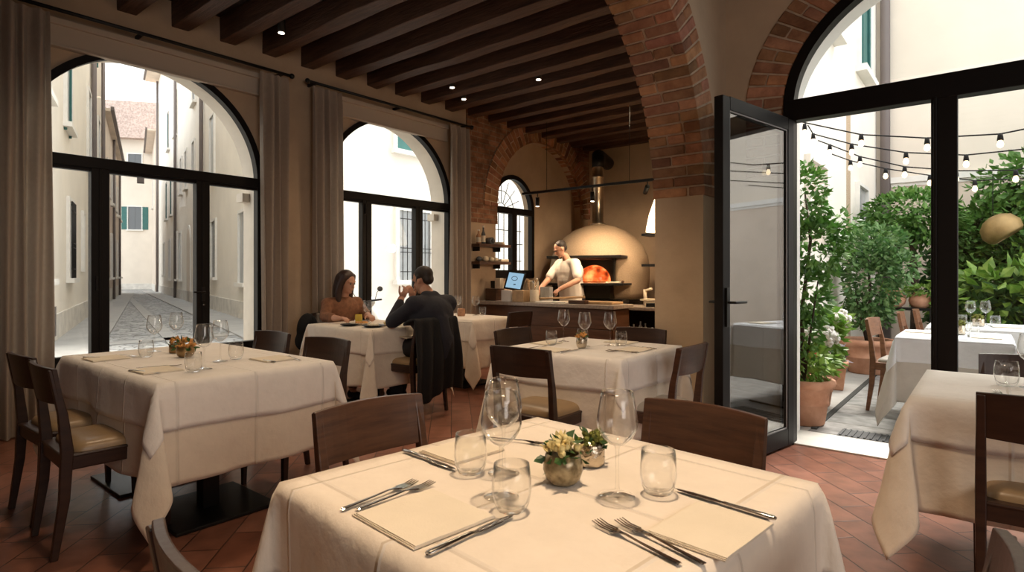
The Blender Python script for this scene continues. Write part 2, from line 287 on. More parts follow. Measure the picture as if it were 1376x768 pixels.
# ------------------------------------------------------------------ mesh helpers
class MB:
    def __init__(s): s.v = []; s.f = []; s.sm = []; s.tone = []
    def add(s, vs_, fs, smooth=False, M=None, tone=1.0):
        n = len(s.v)
        for p in vs_:
            p = Vector(p)
            s.v.append(M @ p if M else p)
        for f in fs: s.f.append(tuple(i + n for i in f)); s.sm.append(smooth); s.tone.append(tone)
        return s
    def box(s, c, d, M=None, rz=0, tone=1.0):
        x, y, z = d[0] / 2, d[1] / 2, d[2] / 2
        T = Matrix.Translation(c) @ Matrix.Rotation(rz, 4, 'Z')
        if M is not None: T = M @ T
        vs_ = [(-x, -y, -z), (x, -y, -z), (x, y, -z), (-x, y, -z), (-x, -y, z), (x, -y, z), (x, y, z), (-x, y, z)]
        return s.add(vs_, [(0, 3, 2, 1), (4, 5, 6, 7), (0, 1, 5, 4), (1, 2, 6, 5), (2, 3, 7, 6), (3, 0, 4, 7)], False, T, tone)
    def span(s, a, b, M=None):
        return s.box(((a[0] + b[0]) / 2, (a[1] + b[1]) / 2, (a[2] + b[2]) / 2), (abs(b[0] - a[0]), abs(b[1] - a[1]), abs(b[2] - a[2])), M)
    def tube(s, pts, rad, seg=10, cap=True, smooth=True, sx=1.0):
        pts = [Vector(p) for p in pts]; n = len(pts)
        if not hasattr(rad, '__len__'): rad = [rad] * n
        rings = []; up = None
        for i, p in enumerate(pts):
            t = (pts[min(i + 1, n - 1)] - pts[max(i - 1, 0)]).normalized()
            if up is None:
                up = Vector((0, 0, 1)) if abs(t.z) < 0.9 else Vector((1, 0, 0))
            a = t.cross(up).normalized(); b_ = a.cross(t).normalized(); up = b_
            rings.append([p + (a * math.cos(2 * PI * k / seg) * sx + b_ * math.sin(2 * PI * k / seg)) * rad[i] for k in range(seg)])
        vs_ = [q for r_ in rings for q in r_]; fs = []
        for i in range(n - 1):
            for k in range(seg):
                k2 = (k + 1) % seg
                fs.append((i * seg + k, i * seg + k2, (i + 1) * seg + k2, (i + 1) * seg + k))
        s.add(vs_, fs, smooth)
        if cap:
            m0 = len(s.v) - len(vs_)
            s.f.append(tuple(m0 + k for k in range(seg))[::-1]); s.sm.append(False); s.tone.append(1)
            s.f.append(tuple(m0 + (n - 1) * seg + k for k in range(seg))); s.sm.append(False); s.tone.append(1)
        return s
    def lathe(s, prof, seg=24, c=(0, 0, 0), smooth=True, M=None, sy=1.0):
        vs_ = []; fs = []
        for r, z in prof:
            for k in range(seg):
                a = 2 * PI * k / seg; vs_.append((c[0] + r * math.cos(a), c[1] + r * math.sin(a) * sy, c[2] + z))
        for i in range(len(prof) - 1):
            for k in range(seg):
                k2 = (k + 1) % seg; fs.append((i * seg + k, i * seg + k2, (i + 1) * seg + k2, (i + 1) * seg + k))
        return s.add(vs_, fs, smooth, M)
    def loft(s, pts, sizes, smooth=False):
        """rectangular section (sx along X, sy along Y) swept along mostly vertical points"""
        vs_ = []; fs = []
        for p, (a, b_) in zip(pts, sizes):
            for dx, dy in ((-1, -1), (1, -1), (1, 1), (-1, 1)): vs_.append((p[0] + dx * a / 2, p[1] + dy * b_ / 2, p[2]))
        n = len(pts)
        for i in range(n - 1):
            for k in range(4):
                k2 = (k + 1) % 4; fs.append((i * 4 + k, i * 4 + k2, (i + 1) * 4 + k2, (i + 1) * 4 + k))
        fs.append((3, 2, 1, 0)); fs.append(tuple((n - 1) * 4 + k for k in range(4)))
        return s.add(vs_, fs, smooth)
    def prism(s, poly, y0, y1, M=None, smooth=False):
        """poly in (x,z), extruded y0..y1"""
        n = len(poly); vs_ = [(p[0], y0, p[1]) for p in poly] + [(p[0], y1, p[1]) for p in poly]
        fs = [tuple(range(n)), tuple(range(2 * n - 1, n - 1, -1))]
        for k in range(n):
            k2 = (k + 1) % n; fs.append((k, k + n, k2 + n, k2))
        return s.add(vs_, fs, smooth, M)
    def ball(s, c, r, seg=14, rings=9, M=None):
        if not hasattr(r, '__len__'): r = (r, r, r)
        prof = []
        vs_ = []; fs = []
        for i in range(rings + 1):
            th = PI * i / rings
            for k in range(seg):
                a = 2 * PI * k / seg
                vs_.append((c[0] + r[0] * math.sin(th) * math.cos(a), c[1] + r[1] * math.sin(th) * math.sin(a), c[2] - r[2] * math.cos(th)))
        for i in range(rings):
            for k in range(seg):
                k2 = (k + 1) % seg; fs.append((i * seg + k, i * seg + k2, (i + 1) * seg + k2, (i + 1) * seg + k))
        return s.add(vs_, fs, True, M)
    def mesh(s, name):
        me = bpy.data.meshes.new(name); me.from_pydata([tuple(v) for v in s.v], [], s.f)
        for p, q in zip(me.polygons, s.sm): p.use_smooth = q
        if any(t_ != 1.0 for t_ in s.tone):
            ca = me.color_attributes.new('tone', 'FLOAT_COLOR', 'CORNER')
            for p, t_ in zip(me.polygons, s.tone):
                c = t_ if hasattr(t_, '__len__') else (t_, t_, t_)
                for li in p.loop_indices: ca.data[li].color = (*c, 1)
        me.update()
        return me
    def build(s, name, m, parent=None, bevel=0, loc=None, rot=None, fixn=False, seg=2):
        me = s.mesh(name)
        if fixn:
            bm = bmesh.new(); bm.from_mesh(me); bmesh.ops.recalc_face_normals(bm, faces=bm.faces); bm.to_mesh(me); bm.free()
        me.materials.append(m)
        o = bpy.data.objects.new(name, me); COL.objects.link(o)
        if parent is not None: o.parent = parent
        if loc is not None: o.location = loc
        if rot is not None: o.rotation_euler = rot
        if bevel:
            bv = o.modifiers.new('bevel', 'BEVEL'); bv.width = bevel; bv.segments = seg; bv.limit_method = 'ANGLE'; bv.angle_limit = R(40)
        return o

def tag(o, label, cat, group=None, kind=None):
    o['label'] = label; o['category'] = cat
    if group: o['group'] = group
    if kind: o['kind'] = kind
    return o
def thing(name, label, cat, loc=(0, 0, 0), rz=0.0, group=None, kind=None):
    o = bpy.data.objects.new(name, None); COL.objects.link(o); o.empty_display_size = 0.1
    o.location = loc; o.rotation_euler = (0, 0, rz)
    return tag(o, label, cat, group, kind)
def struct(o, label=None, cat=None):
    o['kind'] = 'structure'
    if label: o['label'] = label
    if cat: o['category'] = cat
    return o
def copy_tree(o, parent=None):
    c = o.copy(); COL.objects.link(c); c.parent = parent
    for ch in list(o.children):
        if ch.name in scene.objects: copy_tree(ch, c)
    return c
def clone(o, label, loc, rz=0.0, group=None, scale=None):
    c = copy_tree(o); c.location = loc; c.rotation_euler = (0, 0, rz); c['label'] = label
    if group: c['group'] = group
    if scale: c.scale = scale
    return c
def bake(o):
    dg = bpy.context.evaluated_depsgraph_get(); dg.update()
    me = bpy.data.meshes.new_from_object(o.evaluated_get(dg)); o.modifiers.clear(); old = o.data; o.data = me
    return o
def cut(o, cutter_mb, solver='EXACT'):
    c = cutter_mb.build('cutter', plaster, fixn=True)
    md = o.modifiers.new('b', 'BOOLEAN'); md.operation = 'DIFFERENCE'; md.object = c; md.solver = solver
    bake(o); bpy.data.objects.remove(c, do_unlink=True)
    return o
def ell(cx, cz, a, b, n=32, t0=0.0, t1=PI):
    return [(cx + a * math.cos(t0 + (t1 - t0) * i / n), cz + b * math.sin(t0 + (t1 - t0) * i / n)) for i in range(n + 1)]
def arch_poly(cx, a, zs, b, z0, n=32):
    return [(cx + a, z0)] + ell(cx, zs, a, b, n) + [(cx - a, z0)]

# ------------------------------------------------------------------ room shell
WX = -5.75        # window wall inner face
YW = 4.55         # courtyard wall inner face
CZ = 3.70
M90 = Matrix.Rotation(PI / 2, 4, 'Z')   # local x -> +y, local y -> -x
fl = MB().span((-6.1, -3.4, -0.12), (3.4, 4.95, 0.0)).span((-6.1, 4.95, -0.12), (-1.56, 9.6, 0.0)).build('floor', tilefloor)
struct(fl)
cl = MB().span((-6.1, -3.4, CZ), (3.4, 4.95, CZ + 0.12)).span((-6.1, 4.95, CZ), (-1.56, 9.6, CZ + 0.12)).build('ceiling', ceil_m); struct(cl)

wl = MB().span((WX - 0.35, -3.4, 0), (WX, 9.6, CZ)).build('wall_left', plaster)
W1, W2 = 2.02, 4.71
cm = MB()
for yc in (W1, W2): cm.prism(arch_poly(yc, 1.0, 2.16, 1.0, 0.46), -1, 1, Matrix.Translation((WX, 0, 0)) @ M90)
cut(wl, cm)
cut(wl, MB().prism(arch_poly(7.86, 1.20, 2.24, 1.16, -0.1), -0.3, 0.16, Matrix.Translation((WX, 0, 0)) @ M90))   # niche
W3 = 7.26; W3a = 0.54
cut(wl, MB().prism(arch_poly(W3, W3a, 2.26, 0.55, 1.18), -1, 1, Matrix.Translation((WX, 0, 0)) @ M90))
struct(wl)
# window reveals: pale lining outside the frames
wb = MB().span((-6.1, 9.27, 0), (-1.55, 9.6, CZ)).build('wall_back', plaster); struct(wb)
wr = MB().span((3.1, -3.4, 0), (3.4, 4.9, CZ)).build('wall_right', plaster); struct(wr)
wn = MB().span((-5.75, -3.4, 0), (3.1, -3.1, CZ)).build('wall_near', plaster); struct(wn)
# courtyard wall
XO, AO, ZSO, BO = 0.06, 1.22, 2.42, 0.95
wc = MB().span((-1.58, YW, 0), (3.4, YW + 0.40, CZ)).build('wall_courtyard', plaster)
cut(wc, MB().prism(arch_poly(XO, AO, ZSO, BO, -0.2), YW - 1, YW + 1)); struct(wc)
# wall with the big arch (plane parallel to y)
AX0, AX1 = -1.95, -1.58
YA, AA, ZSA, BA = 2.17, 1.92, 1.79, 1.60
wm = MB().span((AX0, -3.1, 0), (AX1, 9.27, CZ)).build('wall_middle', plaster)
MX = Matrix.Translation((0, 0, 0)) @ M90
def yprism(poly, x0, x1):  # poly in (y,z) extruded in x
    return MB().prism(poly, -x0, -x1, M90)
cut(wm, yprism([(YA + AA, -0.2), (YA + AA, ZSA)] + ell(YA, ZSA, AA + 0.30, BA + 0.28) + [(YA - AA, ZSA), (YA - AA, -0.2)], -1.2, -2.3))
struct(wm)
# brick arch: every course laid as single bricks on a mortar core
def brick_arch(name, A, B, yc, zs, x0, x1, thick, t0, t1, mapf, course=0.076, joint=0.013, widths=(0.26, 0.125), seed=3, proud=0.0, parent=None, face_only=False):
    rnd = random.Random(seed)
    mb = MB(); core = MB()
    n = 60; poly = ell(yc, zs, A + 0.012, B + 0.012, n, t0, t1) + ell(yc, zs, A + thick, B + thick, n, t0, t1)[::-1]
    c_ = MB(); N = n + 1
    for i in range(n):
        q = [poly[i], poly[i + 1], poly[2 * N - 2 - i], poly[2 * N - 1 - i]]
        core.add([mapf(p[0], x0 + 0.007, p[1]) for p in q] + [mapf(p[0], x1 - 0.007, p[1]) for p in q],
                 [(0, 1, 2, 3), (7, 6, 5, 4), (0, 4, 5, 1), (1, 5, 6, 2), (2, 6, 7, 3), (3, 7, 4, 0)])
    t = t0; k = 0
    W = x1 - x0
    while t < t1 - 1e-4:
        ds = math.hypot(A * math.sin(t), B * math.cos(t)); dt = course / ds
        j = joint / ds
        ta, tb = t, min(t + dt - j, t1)
        segs = []
        x = 0.0
        if k % 2 and W > 0.25: x = -widths[0] * rnd.uniform(.35, .6)
        while x < W:
            w_ = rnd.choice(widths) if rnd.random() < 0.45 else widths[0]
            a_, b_ = max(0, x), min(W, x + w_)
            if b_ - a_ > 0.03: segs.append((a_, b_))
            x += w_ + joint
        # radial split so that the side face shows headers
        rad = [(0, thick * 0.52), (thick * 0.52 + joint, thick)] if k % 2 else [(0, thick)]
        for (a_, b_) in segs:
            for (r0, r1) in rad:
                if r0 > 0 and not (a_ < 1e-6 or b_ > W - 1e-6): continue
                jit = rnd.uniform(-0.006, 0.006); jr = rnd.uniform(-0.007, 0.004)
                tone = rnd.choice([0.6, 0.8, 1.0, 1.0, 1.15, 1.35]); tn = (tone, tone * rnd.uniform(.9, 1.12), tone * rnd.uniform(.85, 1.1))
                xa = x0 + a_ + (jit if a_ > 0 else -abs(jit)) ; xb = x0 + b_ - joint * 0 
                pts = []
                for xx in (xa, xb):
                    for (tt, rr) in ((ta, r0), (tb, r0), (tb, r1), (ta, r1)):
                        rr2 = rr + (jr if rr == r0 and r0 == 0 else 0)
                        pts.append(mapf(yc + (A + rr2) * math.cos(tt), xx, zs + (B + rr2) * math.sin(tt)))
                mb.add(pts, [(0, 1, 2, 3), (7, 6, 5, 4), (0, 4, 5, 1), (1, 5, 6, 2), (2, 6, 7, 3), (3, 7, 4, 0)], tone=tn)
        t += dt; k += 1
    o = mb.build(name, brickm, parent, bevel=0.005, fixn=True, seg=1)
    c2 = core.build('mortar', mortar_m, o, fixn=True)
    return o
ba = brick_arch('brick_arch', AA - 0.005, BA - 0.005, YA, ZSA, AX0 - 0.012, AX1 + 0.012, 0.295, 0.0, PI, lambda y, x, z: (x, y, z), seed=5)
struct(ba, 'big old brick arch springing from the plaster pier', 'arch')
yb = brick_arch('brick_arch', AO + 0.0, BO + 0.0, XO, ZSO, YW - 0.012, YW + 0.10, 0.27, R(4), PI + 0.0, lambda x, y, z: (x, y, z), seed=8)
struct(yb, 'brick arch over the courtyard door opening', 'arch')
# short straight brick jamb below the springing of the courtyard arch
def brick_stack(name, x0, x1, y0, y1, z0, z1, parent=None, seed=1):
    rnd = random.Random(seed); mb = MB(); z = z0; k = 0
    while z < z1 - 0.02:
        h = min(0.063, z1 - z)
        cuts = [x0, x1] if k % 2 == 0 else [x0, (x0 + x1) / 2, x1]
        for a, b in zip(cuts[:-1], cuts[1:]):
            tone = rnd.choice([0.7, 0.85, 1.0, 1.15]); mb.box(((a + b) / 2, (y0 + y1) / 2 + rnd.uniform(-.003, .003), z + h / 2), (b - a - 0.012, y1 - y0, h), tone=(tone, tone * .97, tone * .95))
        z += 0.076; k += 1
    o = mb.build(name, brickm, parent, bevel=0.004, seg=1)
    return o
bj = brick_stack('brick_jamb', XO - AO - 0.27, XO - AO, YW - 0.012, YW + 0.08, 1.95, ZSO, seed=4); struct(bj, 'brick jamb beside the open door', 'wall')
# kitchen: exposed brick on window wall with niche arch
bwm = MB().prism([(6.02, 1.98), (6.66, 1.98)] + [(7.86 - 1.50 * math.cos(R(a)), 2.24 + 1.46 * math.sin(R(a))) for a in range(0, 94, 6)][1:12] + [(7.86, CZ), (6.02, CZ)], 0.0, -0.02, Matrix.Translation((WX, 0, 0)) @ M90)
bw1 = MB().add([], []); 
poly = [(6.02, 1.98), (6.68, 1.98)] + ell(7.86, 2.24, 1.19, 1.15, 40, PI, 0) + [(9.27, 2.24), (9.27, CZ), (6.02, CZ)]
bwo = MB().prism(poly, 0.02, -0.025, Matrix.Translation((WX, 0, 0)) @ M90).build('wall_brickwork', brickwall, fixn=True); struct(bwo, 'exposed brick facing on the kitchen wall', 'wall')
bwr = MB().span((WX, 9.04, 2.24), (WX + 0.03, 9.27, 2.3)).build('trim_1', plaster); struct(bwr)
na = brick_arch('brick_arch', 1.20, 1.16, 7.86, 2.24, WX - 0.15, WX + 0.05, 0.30, 0.0, PI, lambda y, x, z: (x, y, z), course=0.085, widths=(0.3, 0.3), seed=11)
struct(na, 'narrow brick arch around the kitchen window niche', 'arch')

# beams
rnd = random.Random(2)
BZ = 3.47
y = -2.92; i = 0
ys = []
while y < 9.2:
    ys.append(y); y += 0.43
for i, yy in enumerate(ys):
    yc = yy + 0.0
    def bm_(x0, x1):
        mb = MB(); n = 22; vs_ = []; fs = []
        ph = rnd.uniform(0, 9)
        for k in range(n + 1):
            x = x0 + (x1 - x0) * k / n
            wv = lambda q: mnoise.noise(Vector((x * 1.3 + ph, q, i))) * 0.016
            vs_ += [(x, yc - 0.075 + wv(0), BZ + wv(3)), (x, yc + 0.075 + wv(1), BZ + wv(4)), (x, yc + 0.078, CZ), (x, yc - 0.078, CZ)]
        for k in range(n):
            for q in range(4): fs.append((k * 4 + q, (k + 1) * 4 + q, (k + 1) * 4 + (q + 1) % 4, k * 4 + (q + 1) % 4))
        fs += [(0, 1, 2, 3), (n * 4 + 3, n * 4 + 2, n * 4 + 1, n * 4)]
        return mb.add(vs_, fs)
    o = bm_(WX - 0.02, AX0 + 0.02).build('ceiling_beam', woodbeam, bevel=0.008, fixn=True); struct(o)
    if yc < YW:
        o = bm_(AX1 - 0.02, 3.12).build('ceiling_beam', woodbeam, bevel=0.008, fixn=True); struct(o)

# ------------------------------------------------------------------ windows
def frame_path(mb, pts, wid, y0, y1):
    """pts (x,z) open path; width inward (to the left of travel)"""
    n = len(pts); vs_ = []; fs = []
    for i in range(n):
        a = Vector(pts[max(i - 1, 0)]); b = Vector(pts[min(i + 1, n - 1)]); t = (b - a).normalized(); nm = Vector((-t.y, t.x))
        p = Vector(pts[i]); q = p + nm * wid
        vs_ += [(p.x, y0, p.y), (p.x, y1, p.y), (q.x, y1, q.y), (q.x, y0, q.y)]
    for i in range(n - 1):
        for k in range(4):
            k2 = (k + 1) % 4; fs.append((i * 4 + k, i * 4 + k2, (i + 1) * 4 + k2, (i + 1) * 4 + k))
    fs += [(0, 1, 2, 3), (n * 4 - 1, n * 4 - 2, n * 4 - 3, n * 4 - 4)]
    return mb.add(vs_, fs)

def handle(parent, x, y, z, flip=1, out=-1):
    h = MB(); h.box((x, y, z), (0.03, 0.012, 0.13)); h.tube([(x, y, z + .02), (x, y + out * 0.05, z + .02), (x - flip * 0.11, y + out * 0.055, z + .02)], 0.008, 8)
    h.build('handle', blackmetal, parent, bevel=0.002)
    k = MB().ball((x, y + out * 0.008, z - 0.10), 0.009, 10, 6); k.build('keyhole_cover', steel, parent)

def arched_window(name, loc, rz, a, zs, b, z0, zt, mull, fw=0.06, mw=0.12):
    root = bpy.data.objects.new(name, None); COL.objects.link(root); root.location = loc; root.rotation_euler = (0, 0, rz); root['kind'] = 'structure'
    mb = MB(); pts = [(a, z0)] + ell(0, zs, a, b, 40) + [(-a, z0)]
    frame_path(mb, pts, fw, -0.02, 0.06); mb.box((0, 0.02, z0 + 0.05), (2 * a, 0.08, 0.10))
    mb.build('frame', darkframe, root, fixn=True)
    MB().box((0, 0.015, zt + 0.045), (2 * a - 0.02, 0.09, 0.09)).box((0, 0.02, zt - 0.012), (2 * a - .05, 0.06, 0.03)).build('transom_bar', darkframe, root, bevel=0.004)
    for mx_, w_ in mull:
        MB().box((mx_, 0.015, (z0 + zt) / 2), (w_, 0.085, zt - z0)).box((mx_ , -0.028, (z0 + zt) / 2), (w_ * 0.18, 0.012, zt - z0)).build('mullion', darkframe, root, bevel=0.004)
    g = MB(); ee = ell(0, zs, a - 0.04, b - 0.04, 32); g.add([(p[0], 0.02, p[1]) for p in ee if p[1] > zt + 0.03] , [tuple(range(len([p for p in ee if p[1] > zt + 0.03])))])
    g.build('fanlight_pane', paneg, root)
    xs = [-a + 0.03] + [m_[0] for m_ in mull] + [a - 0.03]
    for p, q in zip(xs[:-1], xs[1:]):
        MB().add([(p, 0.02, z0 + .08), (q, 0.02, z0 + .08), (q, 0.02, zt), (p, 0.02, zt)], [(0, 1, 2, 3)]).build('glass_pane', paneg, root)
    return root
win1 = arched_window('window_1', (WX, W1, 0), PI / 2, 1.0, 2.16, 1.0, 0.46, 2.10, [(-0.41, 0.13), (0.41, 0.12)])
handle(win1, 0.41, -0.03, 1.04, 1)
MB().box((-0.44, -0.035, 1.15), (0.012, 0.02, 0.12)).build('hinge', blackmetal, win1)
win2 = arched_window('window_2', (WX, W2, 0), PI / 2, 1.0, 2.16, 1.0, 0.46, 2.10, [(-0.41, 0.13), (0.41, 0.12)])
MB().box((-0.44, -0.035, 2.0), (0.012, 0.02, 0.12)).build('hinge', blackmetal, win2)
# pale outer reveal ring of both windows (lining the wall thickness)
for yc in (W1, W2):
    mb = MB(); frame_path(mb, [(1.0, 0.46)] + ell(0, 2.16, 1.0, 1.0, 40) + [(-1.0, 0.46)], 0.012, 0.065, 0.37)
    mb.box((0, 0.21, 0.475), (2.0, 0.30, 0.04)); mb.box((0.955, 0.30, 2.02), (0.09, 0.13, 0.09)); mb.box((-0.955, 0.30, 2.02), (0.09, 0.13, 0.09))
    o = mb.build('trim_2', plaster_light, loc=(WX, yc, 0), rot=(0, 0, PI / 2), fixn=True); struct(o)
# kitchen window 3
wx3 = WX - 0.16
root = bpy.data.objects.new('window_3', None); COL.objects.link(root); root.location = (wx3, W3, 0); root.rotation_euler = (0, 0, PI / 2); root['kind'] = 'structure'
mb = MB(); frame_path(mb, [(W3a, 1.18)] + ell(0, 2.26, W3a, 0.55, 30) + [(-W3a, 1.18)], 0.07, -0.03, 0.05); mb.box((0, 0.01, 1.23), (1.06, 0.08, 0.13)); mb.box((0, 0.005, 2.235), (1.04, 0.09, 0.10)); mb.box((0, 0.0, 1.75), (0.12, 0.09, 1.0))
mb.build('frame', darkframe, root, fixn=True)
handle(root, 0.03, -0.04, 1.68, -1)
g = MB(); ee = ell(0, 2.26, W3a - .04, 0.51, 24); g.add([(p[0], 0.02, p[1]) for p in ee], [tuple(range(25))]); g.build('fanlight_pane', paneg, root)
for p, q in ((-.5, 0), (0, .5)): MB().add([(p, 0.02, 1.25), (q, 0.02, 1.25), (q, 0.02, 2.2), (p, 0.02, 2.2)], [(0, 1, 2, 3)]).build('glass_pane', paneg, root)
gr = MB()
for k in range(1, 8):
    a = PI * k / 8; gr.tube([(0.12 * math.cos(a), 0.24, 2.27 + 0.12 * math.sin(a)), (0.50 * math.cos(a), 0.24, 2.27 + 0.50 * math.sin(a))], 0.007, 6)
for rr in (0.12, 0.32): gr.tube([(p[0], 0.24, p[1]) for p in ell(0, 2.27, rr, rr, 16)], 0.007, 6)
for k in range(8): gr.tube([(-0.49 + k * 0.14, 0.24, 1.18), (-0.49 + k * 0.14, 0.24, 2.24)], 0.008, 6)
for z_ in (1.45, 1.95, 2.25): gr.tube([(-.53, 0.24, z_), (.53, 0.24, z_)], 0.008, 6)
gr.build('window_grille', blackmetal, root)
# courtyard door frame
root = bpy.data.objects.new('door_1', None); COL.objects.link(root); root.location = (XO, YW, 0); root['kind'] = 'structure'
mb = MB(); frame_path(mb, [(AO, 0.0)] + ell(0, ZSO, AO, BO, 44) + [(-AO, 0.0)], 0.07, -0.02, 0.08)
mb.build('frame', darkframe, root, fixn=True)
MB().box((0, 0.03, 2.40), (2 * AO - .02, 0.11, 0.15)).build('transom_bar', darkframe, root, bevel=0.005)
MB().box((-0.28, 0.03, 1.17), (0.135, 0.10, 2.33)).box((-0.325, -0.03, 1.17), (0.02, 0.02, 2.33)).build('mullion', darkframe, root, bevel=0.005)
MB().box((0.62, 0.03, 1.17), (0.12, 0.10, 2.33)).build('mullion', darkframe, root, bevel=0.005)
ee = ell(0, ZSO, AO - .05, BO - .05, 32); MB().add([(p[0], 0.03, p[1]) for p in ee if p[1] > 2.46], [tuple(range(len([p for p in ee if p[1] > 2.46])))]).build('fanlight_pane', paneg, root)
MB().add([(-0.24, 0.03, 0.08), (0.58, 0.03, 0.08), (0.58, 0.03, 2.33), (-0.24, 0.03, 2.33)], [(0, 1, 2, 3)]).build('glass_pane', paneg, root)
MB().add([(0.66, 0.03, 0.08), (1.17, 0.03, 0.08), (1.17, 0.03, 2.33), (0.66, 0.03, 2.33)], [(0, 1, 2, 3)]).build('glass_pane', paneg, root)
MB().box((0.17, 0.03, 0.06), (0.80, 0.08, 0.10)).box((0.92, 0.03, 0.06), (0.52, 0.08, 0.10)).build('bottom_rail', darkframe, root, bevel=0.004)
# open leaf
hx, hy = -1.115, 4.53; ex_, ey_ = -1.295, 3.60
LL = math.hypot(ex_ - hx, ey_ - hy); lrz = math.atan2(ey_ - hy, ex_ - hx)
root = bpy.data.objects.new('door_2', None); COL.objects.link(root); root.location = (hx, hy, 0); root.rotation_euler = (0, 0, lrz); root['kind'] = 'structure'
fwl = 0.085
mb = MB(); mb.box((fwl / 2, 0, 1.17), (fwl, 0.06, 2.31)).box((LL - fwl / 2, 0, 1.17), (fwl, 0.06, 2.31)).box((LL / 2, 0, 2.33 - fwl / 2), (LL - 2 * fwl, 0.06, fwl)).box((LL / 2, 0, 0.075), (LL - 2 * fwl, 0.06, 0.12))
mb.build('frame', darkframe, root, bevel=0.004)
for yy in (-0.012, 0.012): MB().add([(fwl, yy, 0.13), (LL - fwl, yy, 0.13), (LL - fwl, yy, 2.25), (fwl, yy, 2.25)], [(0, 1, 2, 3)]).build('glass_pane', leafg, root)
mb = MB()
for yy in (-0.02, 0.02):
    mb.box((fwl + .006, yy, 1.19), (0.012, 0.006, 2.12)).box((LL - fwl - .006, yy, 1.19), (0.012, 0.006, 2.12)).box((LL / 2, yy, 0.137), (LL - 2 * fwl, 0.006, 0.012)).box((LL / 2, yy, 2.243), (LL - 2 * fwl, 0.006, 0.012))
mb.build('glazing_bead', mat('grey_gasket', (0.28, 0.28, 0.27), 0.5), root)
h = MB()
for sgn in (1, -1):
    h.box((LL - 0.045, sgn * 0.036, 1.02), (0.035, 0.012, 0.24)); h.tube([(LL - 0.045, sgn * 0.035, 1.05), (LL - 0.045, sgn * 0.085, 1.05), (LL - 0.17, sgn * 0.09, 1.05)], 0.009, 8)
h.build('handle', blackmetal, root, bevel=0.002)
# threshold
o = MB().span((XO - AO, YW + 0.0, -0.02), (XO + AO, YW + 0.42, 0.012)).build('threshold', threshold_m, bevel=0.006); struct(o)
# inner lining of courtyard reveal
mb = MB(); frame_path(mb, [(AO, 0.012)] + ell(0, ZSO, AO, BO, 44) + [(-AO, 0.012)], 0.012, 0.085, 0.415)
o = mb.build('trim_3', mat('reveal_white', (0.80, 0.77, 0.71), 0.9), loc=(XO, YW, 0), fixn=True); struct(o)

# ------------------------------------------------------------------ street outside
g = MB().span((-75, -25, -0.2), (-6.1, 45, -0.005)).build('ground_street', cobbles); struct(g)
def strip(name, pts, m, z=0.0):
    n = len(pts); mb = MB(); mb.add([(p[0], p[1], z) for p in pts] + [(p[0], p[1], z - 0.05) for p in pts], [tuple(range(n))] + [(k, (k + 1) % n, n + (k + 1) % n, n + k) for k in range(n)])
    o = mb.build(name, m, fixn=True); struct(o); return o
dR = Vector((-34.5, 9.95)).normalized(); nR = Vector((-dR.y, dR.x))   # nR points south-west?
def offs(p, d, nrm, s, o_): return (p[0] + d.x * s + nrm.x * o_, p[1] + d.y * s + nrm.y * o_)
KR = (-10.5, 6.2)
strip('pavement_right', [offs(KR, dR, nR, 0, 0), offs(KR, dR, nR, 40, 0), offs(KR, dR, nR, 40, 0.9), offs(KR, dR, nR, 0, 0.9)], paving, 0.03)
strip('paving_band', [offs(KR, dR, nR, -1.5, 1.9), offs(KR, dR, nR, 40, 1.9), offs(KR, dR, nR, 40, 2.15), offs(KR, dR, nR, -1.5, 2.15)], paving, 0.012)
strip('pavement_opposite', [(-10.5, 6.2), (-9.6, 6.0), (-9.6, 20), (-10.5, 20)], paving, 0.03)
dL = Vector((-12.2, 4.14)).normalized(); nL = Vector((dL.y, -dL.x))
KL = (-9.0, 1.56)
strip('pavement_left', [offs(KL, dL, nL, 0, 0), offs(KL, dL, nL, 38, 0), offs(KL, dL, nL, 38, 0.8), offs(KL, dL, nL, 0, 0.8)], paving, 0.03)
strip('paving_band', [(-12.3, 2.6), (-11.8, 2.4), (-11.8, 6.8), (-12.3, 6.9)], paving, 0.012)
strip('paving_band', [(-6.1, -3), (-6.45, -3), (-6.45, 20), (-6.1, 20)], paving, 0.02)

